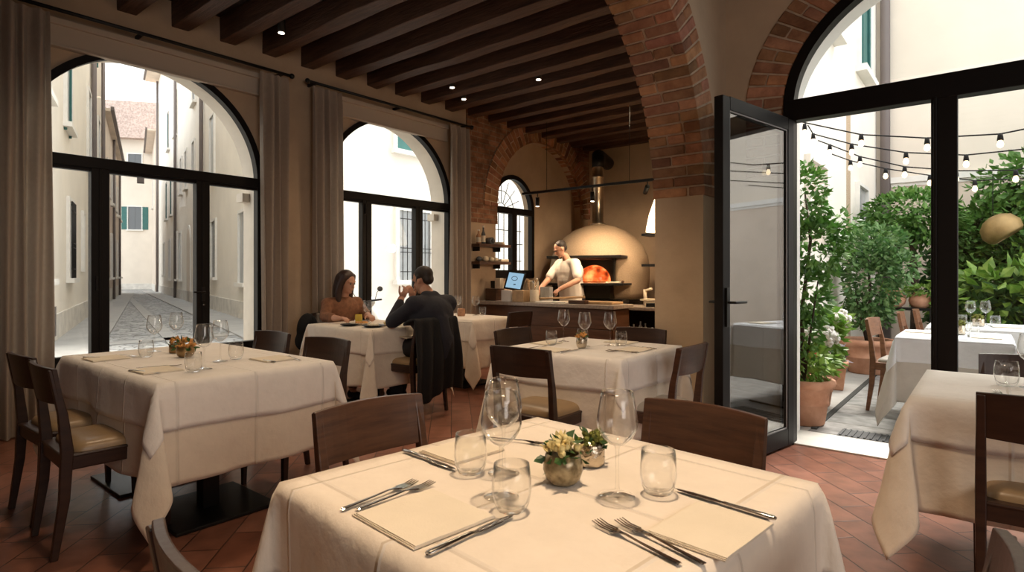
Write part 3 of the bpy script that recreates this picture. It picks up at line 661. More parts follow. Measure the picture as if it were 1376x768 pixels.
def facade_root(name, label, p0, p1, h, m, depth=4.0, plinth=0.5, c0=0.0, c1=0.0):
    dx, dy = p1[0] - p0[0], p1[1] - p0[1]; L = math.hypot(dx, dy)
    r = thing(name, label, 'building', (p0[0], p0[1], 0), math.atan2(dy, dx))
    q = [(0, 0), (L, 0), (L + c1 * depth, depth), (c0 * depth, depth)]
    MB().add([(a[0], a[1], 0) for a in q] + [(a[0], a[1], h) for a in q], [(3, 2, 1, 0), (4, 5, 6, 7), (0, 1, 5, 4), (1, 2, 6, 5), (2, 3, 7, 6), (3, 0, 4, 7)]).build('wall', m, r)
    if plinth: MB().span((0, -0.04, 0), (L, 0, plinth)).build('plinth', plinth_m, r, bevel=0.01)
    return r, L
def fwin(r, s, z, w, h, style='dark', trim=0.09, sill=True, bars=False):
    mb = MB(); mb.box((s - w / 2 - trim / 2, -0.03, z + h / 2), (trim, 0.07, h)); mb.box((s + w / 2 + trim / 2, -0.03, z + h / 2), (trim, 0.07, h)); mb.box((s, -0.03, z + h + trim / 2), (w + 2 * trim, 0.07, trim))
    if sill: mb.box((s, -0.07, z - 0.05), (w + 2 * trim + 0.1, 0.16, 0.10))
    o = mb.build('window', stone_trim, r)
    pm = {'dark': darkpane, 'pale': palepane, 'shut': shutter_m, 'blind': facade2}[style]
    MB().box((s, 0.0, z + h / 2), (w, 0.02, h)).box((s, -0.012, z + h / 2), (0.04, 0.02, h)).build('pane', pm, o)
    if bars:
        b = MB(); n = max(3, int(w / 0.13))
        for k in range(n): b.tube([(s - w / 2 + (k + .5) * w / n, -0.09, z), (s - w / 2 + (k + .5) * w / n, -0.09, z + h)], 0.010, 6)
        for q in (0.12, 0.4, 0.46, 0.88): b.tube([(s - w / 2, -0.09, z + h * q), (s + w / 2, -0.09, z + h * q)], 0.010, 6)
        b.build('bars', blackmetal, o)
    return o
def shutters(r, s, z, w, h, ang=80):
    for sg in (-1, 1):
        x0 = s + sg * w / 2; a = R(ang) * sg
        M = Matrix.Translation((x0, -0.05, z)) @ Matrix.Rotation(-sg * R(180 - ang), 4, 'Z')
        mb = MB(); W_ = w / 2
        mb.box((-sg * W_ / 2, 0, h / 2), (W_, 0.03, h), M)
        nsl = int(h / 0.09)
        for k in range(nsl): mb.box((-sg * W_ / 2, -0.0, (k + .5) * h / nsl), (W_ * .84, 0.05, 0.04), M)
        mb.build('shutter', shutter_m, r)
def pipe(r, s, z0, z1, rad=0.06):
    MB().tube([(s, -0.10, z0), (s, -0.10, z1)], rad, 8).build('drainpipe', pipe_m, r)
def eave(r, s0, s1, z, out=0.55, m=None):
    MB().span((s0, -out, z), (s1, 0.1, z + 0.12)).build('eave', m or facade_old, r); MB().span((s0, -out - 0.12, z + 0.05), (s1, -out, z + 0.2)).build('gutter', pipe_m, r)

r, L = facade_root('townhouse', 'cream townhouse with green shuttered windows on left side of the street', KL, (-21.2, 5.7), 11.5, facade)
L0 = L  # local x runs away from us; windows use s from the near end
for s, z, w_, h, st in ((3.05, 4.2, 0.9, 1.9, 'pale'), (6.5, 4.35, 0.95, 2.2, 'pale'), (12.0, 4.4, 0.9, 2.1, 'dark'), (3.2, 1.15, 0.9, 1.6, 'pale'), (7.0, 1.15, 0.9, 1.65, 'dark'), (12.6, 1.15, 0.9, 1.8, 'dark')):
    fwin(r, s, z, w_, h, st, bars=(z < 2 and st == 'dark'))
for s in (3.05, 6.5): shutters(r, s, 4.2, 0.9, 2.1, 70)
fwin(r, 10.0, 1.3, 0.25, 1.5, 'blind', sill=False)
MB().span((4.1, -0.05, 0.12), (4.35, -0.045, 0.65)).build('vent', pipe_m, r)
pipe(r, 12.75, 0, 11.5, 0.07)
r, L = facade_root('townhouse', 'second cream house on left of the street with green shutter under its eave', (-21.3, 5.75), (-27.3, 7.8), 10.4, facade2)
pipe(r, 3.9, 0, 10.3, 0.06); eave(r, -0.2, L, 10.3, 0.45)
fwin(r, 2.6, 4.5, 0.9, 2.0, 'dark'); fwin(r, 2.6, 1.1, 0.9, 1.9, 'dark'); shutters(r, 1.6, 8.2, 1.0, 1.9, 60)
r, L = facade_root('townhouse', 'low old ochre house with sloping eave further down the street on the left', (-27.5, 7.85), (-44, 13.5), 7.9, facade_old, plinth=0.6)
eave(r, 0, L, 7.8, 0.22)
for k in range(5): fwin(r, 2 + 3.3 * k, 4.6, 0.8, 1.5, 'dark'); fwin(r, 2 + 3.3 * k, 1.1, 0.8, 2.0, 'dark')
pipe(r, 6, 0, 7.8); pipe(r, 13, 0, 7.8)
MB().tube([(5, 0, 6.2), (5, -1.2, 6.2)], 0.03, 6).box((5, -1.2, 5.9), (0.3, 0.3, 0.5)).build('street_lantern', pipe_m, r)
# right side
P0 = (-10.5 - dR.x * 0, 6.2)
pe = offs(KR, dR, nR, 36.5, 0)
r, L = facade_root('townhouse', 'tall cream townhouse lining right side of the street with dark green shutters', pe, KR, 15.0, facade, c1=-0.30)
def sR(s): return s + (L - 35.9)
for s, z, w_, h, st in ((19.8, 5.2, 0.75, 1.6, 'dark'), (17.0, 5.2, 0.7, 1.7, 'dark'), (14.9, 5.2, 0.6, 1.7, 'dark'), (25.1, 4.6, 0.95, 2.1, 'pale'), (25.4, 1.14, 1.0, 1.9, 'dark'), (30.6, 1.0, 1.0, 1.9, 'pale'), (14.4, 1.0, 0.9, 2.3, 'pale'), (8.6, 1.0, 0.8, 2.2, 'dark'), (12.5, 1.0, 0.7, 2.4, 'blind'), (4.5, 1.2, 0.8, 2.0, 'dark'), (20.0, 8.4, 0.9, 1.8, 'dark')):
    fwin(r, sR(s), z, w_, h, st)
for s, z in ((7.8, 8.6), (12.0, 8.6), (6.5, 4.6), (9.5, 4.6)):
    fwin(r, sR(s), z, 1.0, 2.2, 'dark'); shutters(r, sR(s), z, 1.0, 2.2, 75)
for s in (-0.3, 12.6, 22.8): pipe(r, sR(s), 0, 14.8, 0.07)
o = MB().prism(arch_poly(sR(17.9), 0.75, 2.7, 0.75, 0.02), -0.03, 0.02).build('doorway_surround', stone_trim, r, fixn=True)
MB().prism(arch_poly(sR(17.9), 0.6, 2.7, 0.6, 0.02), -0.04, 0.02).build('doorway', facade2, r, fixn=True)
eave(r, -0.5, sR(10), 14.9, 0.8)
r, L = facade_root('townhouse', 'cream house directly across from the middle arched window with barred ground window', KR, (-10.5, 20), 12.0, facade, plinth=0.0, c0=0.31)
fwin(r, 3.02, 1.10, 0.95, 1.6, 'pale', bars=True, trim=0.10); fwin(r, 2.98, 4.08, 1.0, 1.7, 'shut'); fwin(r, 8.0, 1.1, 0.95, 1.6, 'pale', bars=True); fwin(r, 8.0, 4.2, 1.0, 1.7, 'shut')
r, L = facade_root('townhouse', 'distant house with tiled roof closing the end of the street', (-60, 12), (-50, 25), 12.6, facade2)
MB().prism([(-1.0, 12.5), (L + 1, 12.5), (L + 1, 12.7), (L + .5, 15.5), (-0.5, 15.5), (-1.0, 12.7)], -0.8, 6).build('roof', rooftile, r, fixn=True)
for s in (5.3, 7.6, 9.9):
    fwin(r, s, 9.6, 1.0, 1.7, 'dark'); fwin(r, s, 5.0, 1.0, 1.9, 'dark'); shutters(r, s, 5.0, 1.0, 1.9, 5)
r, L = facade_root('townhouse', 'small far house with brown eave at the bend of the street', (-56, 19.5), (-45.8, 16.2), 11.5, facade_old)
eave(r, 0, L, 11.4, 0.5)
fwin(r, 5, 6.5, 1, 2, 'dark')
# scooter parked outside the middle window
sc = thing('motor_scooter', 'white motor scooter parked outside the middle window, seen by its handlebar', 'scooter', (-6.95, 4.78, 0), R(100)); sc.scale = (0.85, 0.85, 0.85)
mb = MB()
mb.tube([(-0.55, 0, 0.45), (-0.35, 0, 0.62), (0.1, 0, 0.66), (0.25, 0, 0.60)], [0.10, 0.16, 0.15, 0.08], 12); mb.box((0.42, 0, 0.33), (0.35, 0.30, 0.05))
mb.tube([(0.62, 0, 0.30), (0.68, 0, 0.60), (0.60, 0, 0.92)], [0.15, 0.17, 0.09], 12, sx=1.3); mb.ball((0.60, 0, 0.98), (0.13, 0.16, 0.10)); mb.tube([(0.75, 0, 0.55), (0.92, 0, 0.50), (0.98, 0, 0.32)], [0.06, 0.09, 0.05], 10)
mb.build('body', white_m, sc)
MB().tube([(-0.42, 0, 0.74), (-0.1, 0, 0.80), (0.2, 0, 0.74)], [0.08, 0.11, 0.07], 10, sx=1.3).build('seat', black_cloth, sc)
for x_ in (-0.5, 0.9): MB().tube([(x_, -0.05, 0.22), (x_, 0.05, 0.22)], 0.22, 22).build('wheel', blackmetal, sc)
MB().tube([(0.60, -0.33, 1.02), (0.56, -0.15, 1.0), (0.56, 0.15, 1.0), (0.60, 0.33, 1.02)], 0.016, 8).build('handlebar', blackmetal, sc)
MB().tube([(0.70, -0.0, 0.99), (0.735, 0, 0.99)], [0.07, 0.06], 14).build('headlight', steel, sc)
for s_ in (-1, 1):
    o = MB().tube([(0.58, s_ * 0.2, 1.0), (0.54, s_ * 0.28, 1.14), (0.56, s_ * 0.31, 1.18)], 0.006, 6).build('mirror_stem', blackmetal, sc)
    MB().ball((0.56, s_ * 0.33, 1.20), (0.02, 0.06, 0.045)).build('mirror', blackmetal, o)

# ------------------------------------------------------------------ courtyard outside
o = MB().span((-1.55, YW + 0.40, -0.15), (7, 12.3, 0.0)).build('ground_courtyard', slabs); struct(o)
strip('side_paving', [(-1.55, 4.97), (-1.10, 4.97), (-1.03, 12), (-1.55, 12)], slab_side, 0.006)
o = MB().span((-0.022, 0, 0), (0.022, 6.8, 0.009)).build('gutter_channel', mat('gutter_dark', (0.05, 0.05, 0.045), 0.9), loc=(-1.08, 5.1, 0)); struct(o)
gt = MB()
gt.span((-0.90, 5.00, 0.0), (-0.10, 5.24, 0.006))
for k in range(20): gt.box((-0.88 + k * 0.04, 5.12, 0.010), (0.014, 0.22, 0.008))
o = gt.build('drain_grate', mat('grate_iron', (0.09, 0.09, 0.09), 0.6)); tag(o, 'dark iron drain grate in the courtyard paving past the threshold', 'drain grate')
r, L = facade_root('courtyard_house', 'cream courtyard side wall with green shuttered upper windows behind shrubs', (-1.55, 4.98), (-1.55, 12.1), 8.5, facade, depth=0.3, plinth=0)
r.name = 'courtyard_house'
fwin(r, 2.95, 4.25, 0.85, 1.5, 'shut', trim=0.06); fwin(r, 5.6, 4.35, 0.95, 1.7, 'shut', trim=0.06)
shutters(r, 2.95, 4.25, 0.8, 1.5, 72); shutters(r, 5.6, 4.35, 0.9, 1.7, 72)
fwin(r, 2.35, 1.55, 0.8, 0.92, 'blind', trim=0.05, sill=False); fwin(r, 5.4, 1.45, 0.8, 1.1, 'pale', trim=0.05)
r, L = facade_root('courtyard_house', 'tall blank cream wall closing the far end of the courtyard', (-1.55, 12.1), (8, 12.1), 9.5, facade2, depth=0.3, plinth=0)
MB().tube([(0.14, -0.08, 0), (0.14, -0.08, 9.4)], 0.075, 10).build('drainpipe', pipe_m, r)
MB().span((0.22, -0.09, 2.80), (L, 0, 2.9)).span((0.22, -0.05, 2.74), (L, 0, 2.8)).build('stone_ledge', stone_trim, r)
MB().span((0.22, -0.03, 0), (L, 0, 2.74)).build('lower_wall', facade_old, r)
# string lights
cables = [(6.5, [(-1.54, 2.78), (-0.96, 2.57), (-0.44, 2.46), (0.07, 2.42), (0.8, 2.50), (2.2, 2.85)], [(-1.46, 2.75), (-0.96, 2.57), (-0.44, 2.46), (0.07, 2.42), (0.6, 2.47)]),
          (7.0, [(-1.60, 2.72), (-1.38, 2.64), (-1.04, 2.49), (-0.60, 2.35), (-0.16, 2.27), (0.3, 2.27), (2.0, 2.6)], [(-1.38, 2.64), (-1.04, 2.49), (-0.60, 2.35), (-0.16, 2.27), (0.3, 2.27)]),
          (7.5, [(-1.36, 2.55), (-1.23, 2.51), (-0.97, 2.36), (-0.61, 2.22), (-0.23, 2.14), (0.17, 2.10), (1.8, 2.4)], [(-1.23, 2.51), (-0.97, 2.36), (-0.61, 2.22), (-0.23, 2.14), (0.17, 2.10)]),
          (8.0, [(-1.25, 2.42), (-1.05, 2.33), (-0.76, 2.22), (-0.42, 2.12), (-0.10, 2.04), (0.3, 2.02), (1.7, 2.3)], [(-1.05, 2.33), (-0.76, 2.22), (-0.42, 2.12), (-0.10, 2.04)])]
for ci, (yy, pts, bl) in enumerate(cables):
    k = yy / 6.5
    f3 = lambda p: (p[0] * k, yy, 1.22 + (p[1] - 1.22) * k)
    pts = [f3(p) for p in pts]; pts[0] = (-1.54, yy, pts[0][2] + 0.02)
    rt = thing('string_lights', ['nearest and highest', 'second', 'third', 'farthest and lowest'][ci] + ' cable of warm bulbs strung across the courtyard', 'string lights', (0, 0, 0), group='string lights over the courtyard')
    MB().tube(pts, 0.007, 6).build('cable', black_cloth, rt)
    for b in bl:
        p = f3(b)
        s_ = MB().tube([(p[0], p[1], p[2] + 0.005), (p[0], p[1], p[2] - 0.055)], [0.016, 0.024], 8).build('bulb_socket', black_cloth, rt)
        MB().lathe([(0.012, 0), (0.019, -0.02), (0.025, -0.04), (0.019, -0.060), (0.002, -0.070)], 12, (p[0], p[1], p[2] - 0.05)).build('bulb', bulb_m, s_)

# foliage
def leaf_cloud(seed, n, shape, size, out=None, long=1.7, droop=0.2):
    """shape: list of (center, radii) ellipsoids; leaves as folded rhombs near the surface and inside"""
    rnd = random.Random(seed); mb = MB(); vol = [c[1][0] * c[1][1] * c[1][2] for c in shape]; tot = sum(vol)
    for (c, rr), v in zip(shape, vol):
        for _ in range(int(n * v / tot) + 1):
            d = Vector((rnd.gauss(0, 1), rnd.gauss(0, 1), rnd.gauss(0, 1))).normalized()
            q = rnd.uniform(0.55, 1.05) ** 0.7
            q *= 1 + 0.22 * mnoise.noise(Vector((d.x * 2.3 + seed, d.y * 2.3, d.z * 2.3)))
            p = Vector((c[0] + d.x * rr[0] * q, c[1] + d.y * rr[1] * q, c[2] + d.z * rr[2] * q))
            s = size * rnd.uniform(0.6, 1.25)
            ax = (d + Vector((rnd.uniform(-1, 1), rnd.uniform(-1, 1), rnd.uniform(-.8, .6) - droop))).normalized()
            sd = ax.cross(Vector((rnd.uniform(-1, 1), rnd.uniform(-1, 1), rnd.uniform(0.2, 1.5)))).normalized(); nm = ax.cross(sd)
            a = p; t1 = p + ax * s * long; m_ = p + ax * s * long * 0.5
            tn = rnd.uniform(0.7, 1.3)
            mb.add([a, m_ + sd * s * 0.5 + nm * s * 0.12, t1 - nm * s * 0.1, m_ - sd * s * 0.5 + nm * s * 0.12], [(0, 1, 2), (0, 2, 3)], False)
    return mb
def pot_round(parent, r_, h, name='pot', m=None, rings=True):
    pr = [(r_ * 0.66, 0), (r_ * 0.70, 0.01), (r_ * 0.80, h * 0.45)]
    if rings: pr += [(r_ * 0.83, h * 0.46), (r_ * 0.83, h * 0.50), (r_ * 0.81, h * 0.51)]
    pr += [(r_ * 0.87, h * 0.79), (r_ * 0.90, h * 0.80), (r_ * 1.02, h * 0.83), (r_ * 1.06, h * 0.90), (r_ * 1.03, h * 0.98), (r_ * 0.95, h), (r_ * 0.88, h * 0.98), (r_ * 0.86, h * 0.88), (0.001, h * 0.88)]
    MB().lathe([(0.001, 0)] + pr[:-1], 32).build(name, m or terracotta, parent)
    MB().lathe([(0.001, h * 0.86), (r_ * 0.88, h * 0.86)][::-1], 24).build('soil', soil, parent)
# 1 tall shrub
t = thing('potted_shrub', 'tall green shrub in round terracotta pot just outside the open door', 'potted plant', (-1.19, 5.26, 0.006))
pot_round(t, 0.225, 0.37)
MB().tube([(0, 0, .3), (-0.02, 0.03, .9), (0.05, 0.02, 1.5), (0.0, 0.05, 1.9)], [0.02, 0.016, 0.012, 0.006], 8).tube([(0, 0, .3), (0.06, 0.0, 0.8), (0.12, 0.04, 1.3)], [0.012, 0.009, 0.005], 6).build('trunk', bark, t)
leaf_cloud(1, 2100, [((0.0, 0.0, 1.86), (0.17, 0.22, 0.28)), ((0.06, 0.05, 1.45), (0.24, 0.26, 0.24)), ((0.0, 0.05, 1.05), (0.19, 0.22, 0.24)), ((-0.02, 0.0, 0.72), (0.14, 0.2, 0.20)), ((0.24, 0.05, 1.62), (0.15, 0.14, 0.10))], 0.043).build('foliage', leaf1, t)
leaf_cloud(31, 240, [((0.03, 0.0, 0.50), (0.2, 0.2, 0.16))], 0.045).build('trailing_leaves', leaf3, t)
# white flowers + big leaves plant
t = thing('potted_hydrangea', 'white flowering bush with big bright leaves behind the first terracotta pot', 'potted plant', (-1.27, 6.05, 0.006))
pot_round(t, 0.18, 0.30)
leaf_cloud(2, 300, [((0.03, 0, 0.60), (0.19, 0.22, 0.24)), ((0.12, 0.05, 0.80), (0.15, 0.15, 0.10))], 0.075, long=1.5).build('foliage', leaf3, t)
rnd = random.Random(5)
for cpos in ((0.02, -0.22, 0.70), (0.14, -0.16, 0.66), (0.20, 0.05, 0.80)):
    mb = MB().ball(cpos, 0.078, 10, 7)
    for k in range(60):
        d = Vector((rnd.gauss(0, 1), rnd.gauss(0, 1), rnd.gauss(0, 1))).normalized(); p = Vector(cpos) + d * 0.085
        mb.ball(p, 0.019, 6, 4)
    mb.build('flower_head', whiteflower, t)
mb = MB()
for k in range(26):
    d = Vector((rnd.gauss(0, 1), rnd.gauss(0, 1), rnd.gauss(0, 1))).normalized(); mb.ball(Vector((0.04, -0.30, 0.50)) + d * 0.03, 0.014, 6, 4)
mb.build('red_blooms', redflower, t)
# square planter
t = thing('square_planter', 'square terracotta planter with small purple leaved plant beside the big pot', 'potted plant', (-1.30, 7.02, 0.006), R(8))
mb = MB(); mb.loft([(0, 0, 0), (0, 0, .25)], [(0.20, 0.20), (0.26, 0.26)]); mb.loft([(0, 0, .245), (0, 0, .30)], [(0.29, 0.29), (0.30, 0.30)]); mb.build('pot', terracotta, t, bevel=0.01)
leaf_cloud(3, 40, [((0, 0, 0.36), (0.08, 0.08, 0.06))], 0.05, long=2.4, droop=-0.6).build('foliage', mat('purple_leaves', (0.10, 0.07, 0.11), 0.5, col2=(0.35, 0.32, 0.36), vscale=20), t)
leaf_cloud(33, 160, [((-0.04, -0.02, 0.40), (0.10, 0.12, 0.11))], 0.05).build('green_leaves', leaf2, t)
# large shrub
t = thing('potted_shrub', 'large bushy grey green shrub in wide ringed terracotta tub by courtyard wall', 'potted plant', (-1.18, 8.45, 0.006))
pot_round(t, 0.30, 0.42)
MB().tube([(0, 0, .35), (0.03, 0, .9), (0.0, 0.05, 1.5)], [0.03, 0.02, 0.01], 8).tube([(0, 0, .35), (-0.12, -0.1, 1.0)], [0.02, 0.01], 8).build('trunk', bark, t)
leaf_cloud(4, 2600, [((0.04, -0.05, 1.15), (0.31, 0.33, 0.50)), ((0.02, -0.05, 0.78), (0.27, 0.26, 0.22)), ((0.08, 0, 1.55), (0.34, 0.34, 0.28)), ((0.30, -0.1, 1.3), (0.24, 0.24, 0.20))], 0.050).build('foliage', leaf2, t)
# small tree
t = thing('garden_tree', 'small dark trunked tree with spreading crown behind the clay pots shelf', 'tree', (-0.84, 10.1, 0))
MB().tube([(0, 0, 0), (0.02, 0, 1.0), (-0.02, 0, 1.7), (0.0, 0, 2.0)], [0.06, 0.05, 0.045, 0.02], 8).tube([(0, 0, 1.45), (-0.3, 0, 1.75), (-0.5, 0, 1.85)], [0.03, 0.02, 0.01], 6).build('trunk', bark, t)
leaf_cloud(6, 2300, [((-0.05, 0, 2.08), (0.60, 0.5, 0.34)), ((0.25, 0, 1.90), (0.40, 0.4, 0.28)), ((-0.3, -0.1, 1.85), (0.35, 0.35, 0.2))], 0.062).build('foliage', leaf1, t)
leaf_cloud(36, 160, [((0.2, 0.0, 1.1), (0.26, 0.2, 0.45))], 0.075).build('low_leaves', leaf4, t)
# hedge
t = thing('climbing_hedge', 'dense leafy hedge covering the far right courtyard wall under the string lights', 'hedge', (0.65, 10.6, 0))
leaf_cloud(7, 7600, [((0, 0, 1.35), (1.25, 0.55, 1.10)), ((-0.55, 0, 1.6), (0.7, 0.45, 0.75)), ((0.1, 0, 2.45), (0.95, 0.4, 0.45)), ((1.0, 0, 2.4), (0.8, 0.5, 0.6))], 0.078).build('foliage', leaf1, t)
leaf_cloud(37, 1400, [((0, -0.12, 1.15), (1.15, 0.55, 0.9)), ((0.5, -0.1, 2.3), (0.9, 0.45, 0.4))], 0.060).build('bright_leaves', leaf3, t)
MB().tube([(0, 0, 0), (0.1, 0, 1.4), (0.0, 0, 2.3)], 0.05, 8).tube([(-.6, 0, 0), (-0.5, 0, 1.4)], 0.04, 8).tube([(.7, 0, 0), (0.8, 0, 1.8)], 0.04, 8).build('stem', bark, t)
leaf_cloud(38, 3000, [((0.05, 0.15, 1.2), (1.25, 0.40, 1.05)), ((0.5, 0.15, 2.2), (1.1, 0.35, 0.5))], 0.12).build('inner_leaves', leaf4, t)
t = thing('laurel_bush', 'low bush with large yellow green leaves behind the second garden table', 'bush', (0.30, 9.35, 0))
leaf_cloud(8, 560, [((0, 0, 0.95), (0.85, 0.30, 0.42)), ((0.5, 0.05, 1.0), (0.5, 0.3, 0.45))], 0.12, long=1.8).build('foliage', leaf3, t)
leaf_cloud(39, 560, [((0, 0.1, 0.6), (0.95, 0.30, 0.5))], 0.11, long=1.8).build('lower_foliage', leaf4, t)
MB().tube([(0, 0, 0), (0.05, 0, 0.8)], 0.03, 8).tube([(0.4, 0, 0), (0.45, 0, 0.8)], 0.03, 8).build('stem', bark, t)
# clay pots on shelf
t = thing('garden_shelf', 'dark narrow garden shelf standing against shrubs and carrying two clay pots', 'shelf', (-0.86, 9.25, 0))
MB().box((0, 0, 0.775), (0.62, 0.28, 0.03)).build('shelf_top', blackmetal, t, bevel=0.004)
for sx_ in (-0.28, 0.28):
    for sy_ in (-0.11, 0.11): MB().box((sx_, sy_, 0.38), (0.03, 0.03, 0.76)).build('leg', blackmetal, t)
for i, (x_, r_) in enumerate(((-0.99, 0.145), (-0.70, 0.125))):
    p = thing('clay_pot', ['left round clay pot with open mouth on the garden shelf', 'right round clay pot with trailing fern on the garden shelf'][i], 'pot', (x_, 9.22, 0.79), group='round clay pots on the garden shelf')
    pr = [(0.001, 0), (r_ * .55, 0), (r_ * .9, r_ * .35), (r_, r_ * .8), (r_ * .85, r_ * 1.25), (r_ * .55, r_ * 1.5), (r_ * .6, r_ * 1.6), (r_ * .5, r_ * 1.6), (r_ * .45, r_ * 1.45), (0.001, r_ * 1.3)]
    MB().lathe(pr, 28).build('jar', terracotta, p)
    leaf_cloud(50 + i, 150 + 220 * i, [((0.05 * i, 0, r_ * 1.75), (0.12 + 0.14 * i, 0.12, 0.07))], 0.035).build('foliage', leaf3, p)
# brass shade added at the hedge, modelling a pendant lamp's reflection in the glass
t = thing('brass_reflection', 'round brass shade before the hedge, modelling the reflection of a pendant lamp', 'lamp reflection', (0.115, 9.75, 1.80)); t.scale = (1.2, 1.2, 1.2)
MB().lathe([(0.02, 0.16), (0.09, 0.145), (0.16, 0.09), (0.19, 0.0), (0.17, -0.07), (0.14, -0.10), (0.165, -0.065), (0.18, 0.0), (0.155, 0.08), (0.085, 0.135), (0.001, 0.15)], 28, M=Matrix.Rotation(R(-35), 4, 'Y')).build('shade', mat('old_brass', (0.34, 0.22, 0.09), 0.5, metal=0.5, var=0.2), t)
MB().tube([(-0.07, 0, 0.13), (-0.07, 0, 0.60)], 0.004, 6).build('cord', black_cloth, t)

# ------------------------------------------------------------------ curtains and rails
def curtain(label, y0, y1, x=-5.60, ztop=3.24, seed=0, group='linen curtains along the window wall'):
    rnd = random.Random(seed); n = int((y1 - y0) / 0.006); nz_ = 46; wn_ = (y1 - y0) / 0.085
    vs_ = []; fs = []
    for j in range(nz_ + 1):
        z = 0.008 + (ztop - 0.008) * j / nz_; tz = z / ztop
        amp = 0.036 + 0.014 * (1 - tz)
        pin = max(0, (tz - 0.955) / 0.045)
        for i in range(n + 1):
            u = i / n; uu = u + 0.010 * math.sin(u * 23 + z * 1.3 + seed) * (1 - tz * .6)
            ph = uu * wn_ * 2 * PI
            dx = amp * (1 - 0.55 * pin) * (math.sin(ph + 0.3 * math.sin(z * 1.1 + seed)) + 0.25 * math.sin(ph * 0.5 + z * .8 + seed))
            vs_.append((x + dx, y0 + (y1 - y0) * u + 0.012 * math.sin(ph * 0.5 + z), z))
    for j in range(nz_):
        for i in range(n): a = j * (n + 1) + i; fs.append((a, a + 1, a + n + 2, a + n + 1))
    o = MB().add(vs_, fs, True).build('curtain', linen); tag(o, label, 'curtain', group)
    return o
curtain('widest beige curtain at the far left edge of the photo', 0.55, 1.25, seed=1)
curtain('beige curtain hanging right of the large left window', 2.92, 3.20, seed=2)
curtain('beige curtain hanging left of the middle window', 3.50, 3.86, seed=3)
curtain('pale beige curtain between the middle window and kitchen brickwork', 5.55, 5.93, seed=4)
for lab, y0, y1 in (('long black curtain rail over the left window', 0.5, 3.26), ('black curtain rail over the middle window', 3.44, 5.98)):
    t = thing('curtain_rail', lab, 'curtain rail', (0, 0, 0), group='black curtain rails')
    MB().tube([(-5.60, y0, 3.275), (-5.60, y1, 3.275)], 0.016, 8).build('rail', blackmetal, t)
    for yy in (y0, y1): MB().ball((-5.60, yy, 3.275), 0.028, 10, 6).build('finial', blackmetal, t)
    mb = MB()
    for yy in (y0 + .1, (y0 + y1) / 2, y1 - .1): mb.box((-5.68, yy, 3.275), (0.15, 0.02, 0.03))
    mb.build('bracket', blackmetal, t)
for nm, y0, y1 in (('trim_4', 1.20, 2.97), ('trim_5', 3.83, 5.60)):
    mb = MB(); mb.span((-5.755, y0, 3.02), (-5.70, y1, 3.24)); mb.span((-5.755, y0, 3.19), (-5.67, y1, 3.24)); mb.span((-5.755, y0, 3.02), (-5.685, y1, 3.04))
    o = mb.build(nm, mat('cornice_paint' + nm, (0.50, 0.42, 0.33), 0.85), bevel=0.006); struct(o)

# ------------------------------------------------------------------ tables with cloths
def drape(hx_, hy_, ztop, drop, seed, skew=(0, 0, 0, 0), k=0.40, amp=0.05, step=0.022, lift=0.010):
    rnd = random.Random(seed); ph = [rnd.uniform(0, 6.28) for _ in range(8)]; fq = [rnd.uniform(7, 11) for _ in range(4)]
    nx = int(2 * (hx_ + drop) / step); ny = int(2 * (hy_ + drop) / step)
    # sample positions snapped so that the table edge is a grid line
    def axis(h_, n_in, n_out): return [-h_ - drop + drop * i / n_out for i in range(n_out)] + [-h_ + 2 * h_ * i / n_in for i in range(n_in + 1)] + [h_ + drop * (i + 1) / n_out for i in range(n_out)]
    xs = axis(hx_, int(2 * hx_ / 0.035), int(drop / step)); ys_ = axis(hy_, int(2 * hy_ / 0.035), int(drop / step))
    def off(side, q, r_):  # outward displacement of a side at position q along it
        base = lift + 0.035 * r_
        return base + amp * r_ * (math.sin(fq[side] * q + ph[side]) + 0.5 * math.sin(fq[side] * 2.1 * q + ph[side + 4])) * 0.7
    vs_ = []; uvs = []
    for yv in ys_:
        for xv in xs:
            sx_ = 1 if xv > 0 else -1; sy_ = 1 if yv > 0 else -1
            ex = max(abs(xv) - hx_, 0); ey = max(abs(yv) - hy_, 0); r_ = math.hypot(ex, ey)
            px = sx_ * min(abs(xv), hx_); py = sy_ * min(abs(yv), hy_)
            if r_ < 1e-6:
                vs_.append((px, py, ztop + 0.0012 * mnoise.noise(Vector((xv * 6, yv * 6, seed))))); uvs.append((xv, yv)); continue
            th = math.atan2(ey, ex); si = 0 if sx_ > 0 else 1; sj = 2 if sy_ > 0 else 3
            rs = min(1, r_ / 0.03)
            ox = off(si, py, r_) * rs; oy = off(sj, px, r_) * rs
            px += sx_ * ox * math.cos(th) ** 2; py += sy_ * oy * math.sin(th) ** 2
            rho = 0; 
            if ex > 0 and ey > 0:
                g_ = math.sin(2 * th); ci = (0 if sx_ > 0 else 1) + (0 if sy_ > 0 else 2)
                a_ = math.atan2(sy_, sx_) + R(skew[ci]) * min(1, r_ / 0.35); rho = k * r_ * g_ * (1 - 0.25 * r_)
                lat = 0.13 * r_ * math.sin(4 * th) * sx_ * sy_
                px += rho * math.cos(a_) + lat * math.sin(a_); py += rho * math.sin(a_) - lat * math.cos(a_)
            dz = math.sqrt(max(r_ * r_ - rho * rho, 0))
            z = ztop - dz
            z += 0.006 * math.sin(xv * 9 + yv * 7 + seed) * min(1, r_ / 0.1)
            vs_.append((px, py, max(z, 0.015))); uvs.append((xv, yv))
    n = len(xs); fs = []
    for j in range(len(ys_) - 1):
        for i in range(n - 1): a = j * n + i; fs.append((a, a + 1, a + n + 1, a + n))
    return vs_, fs, uvs
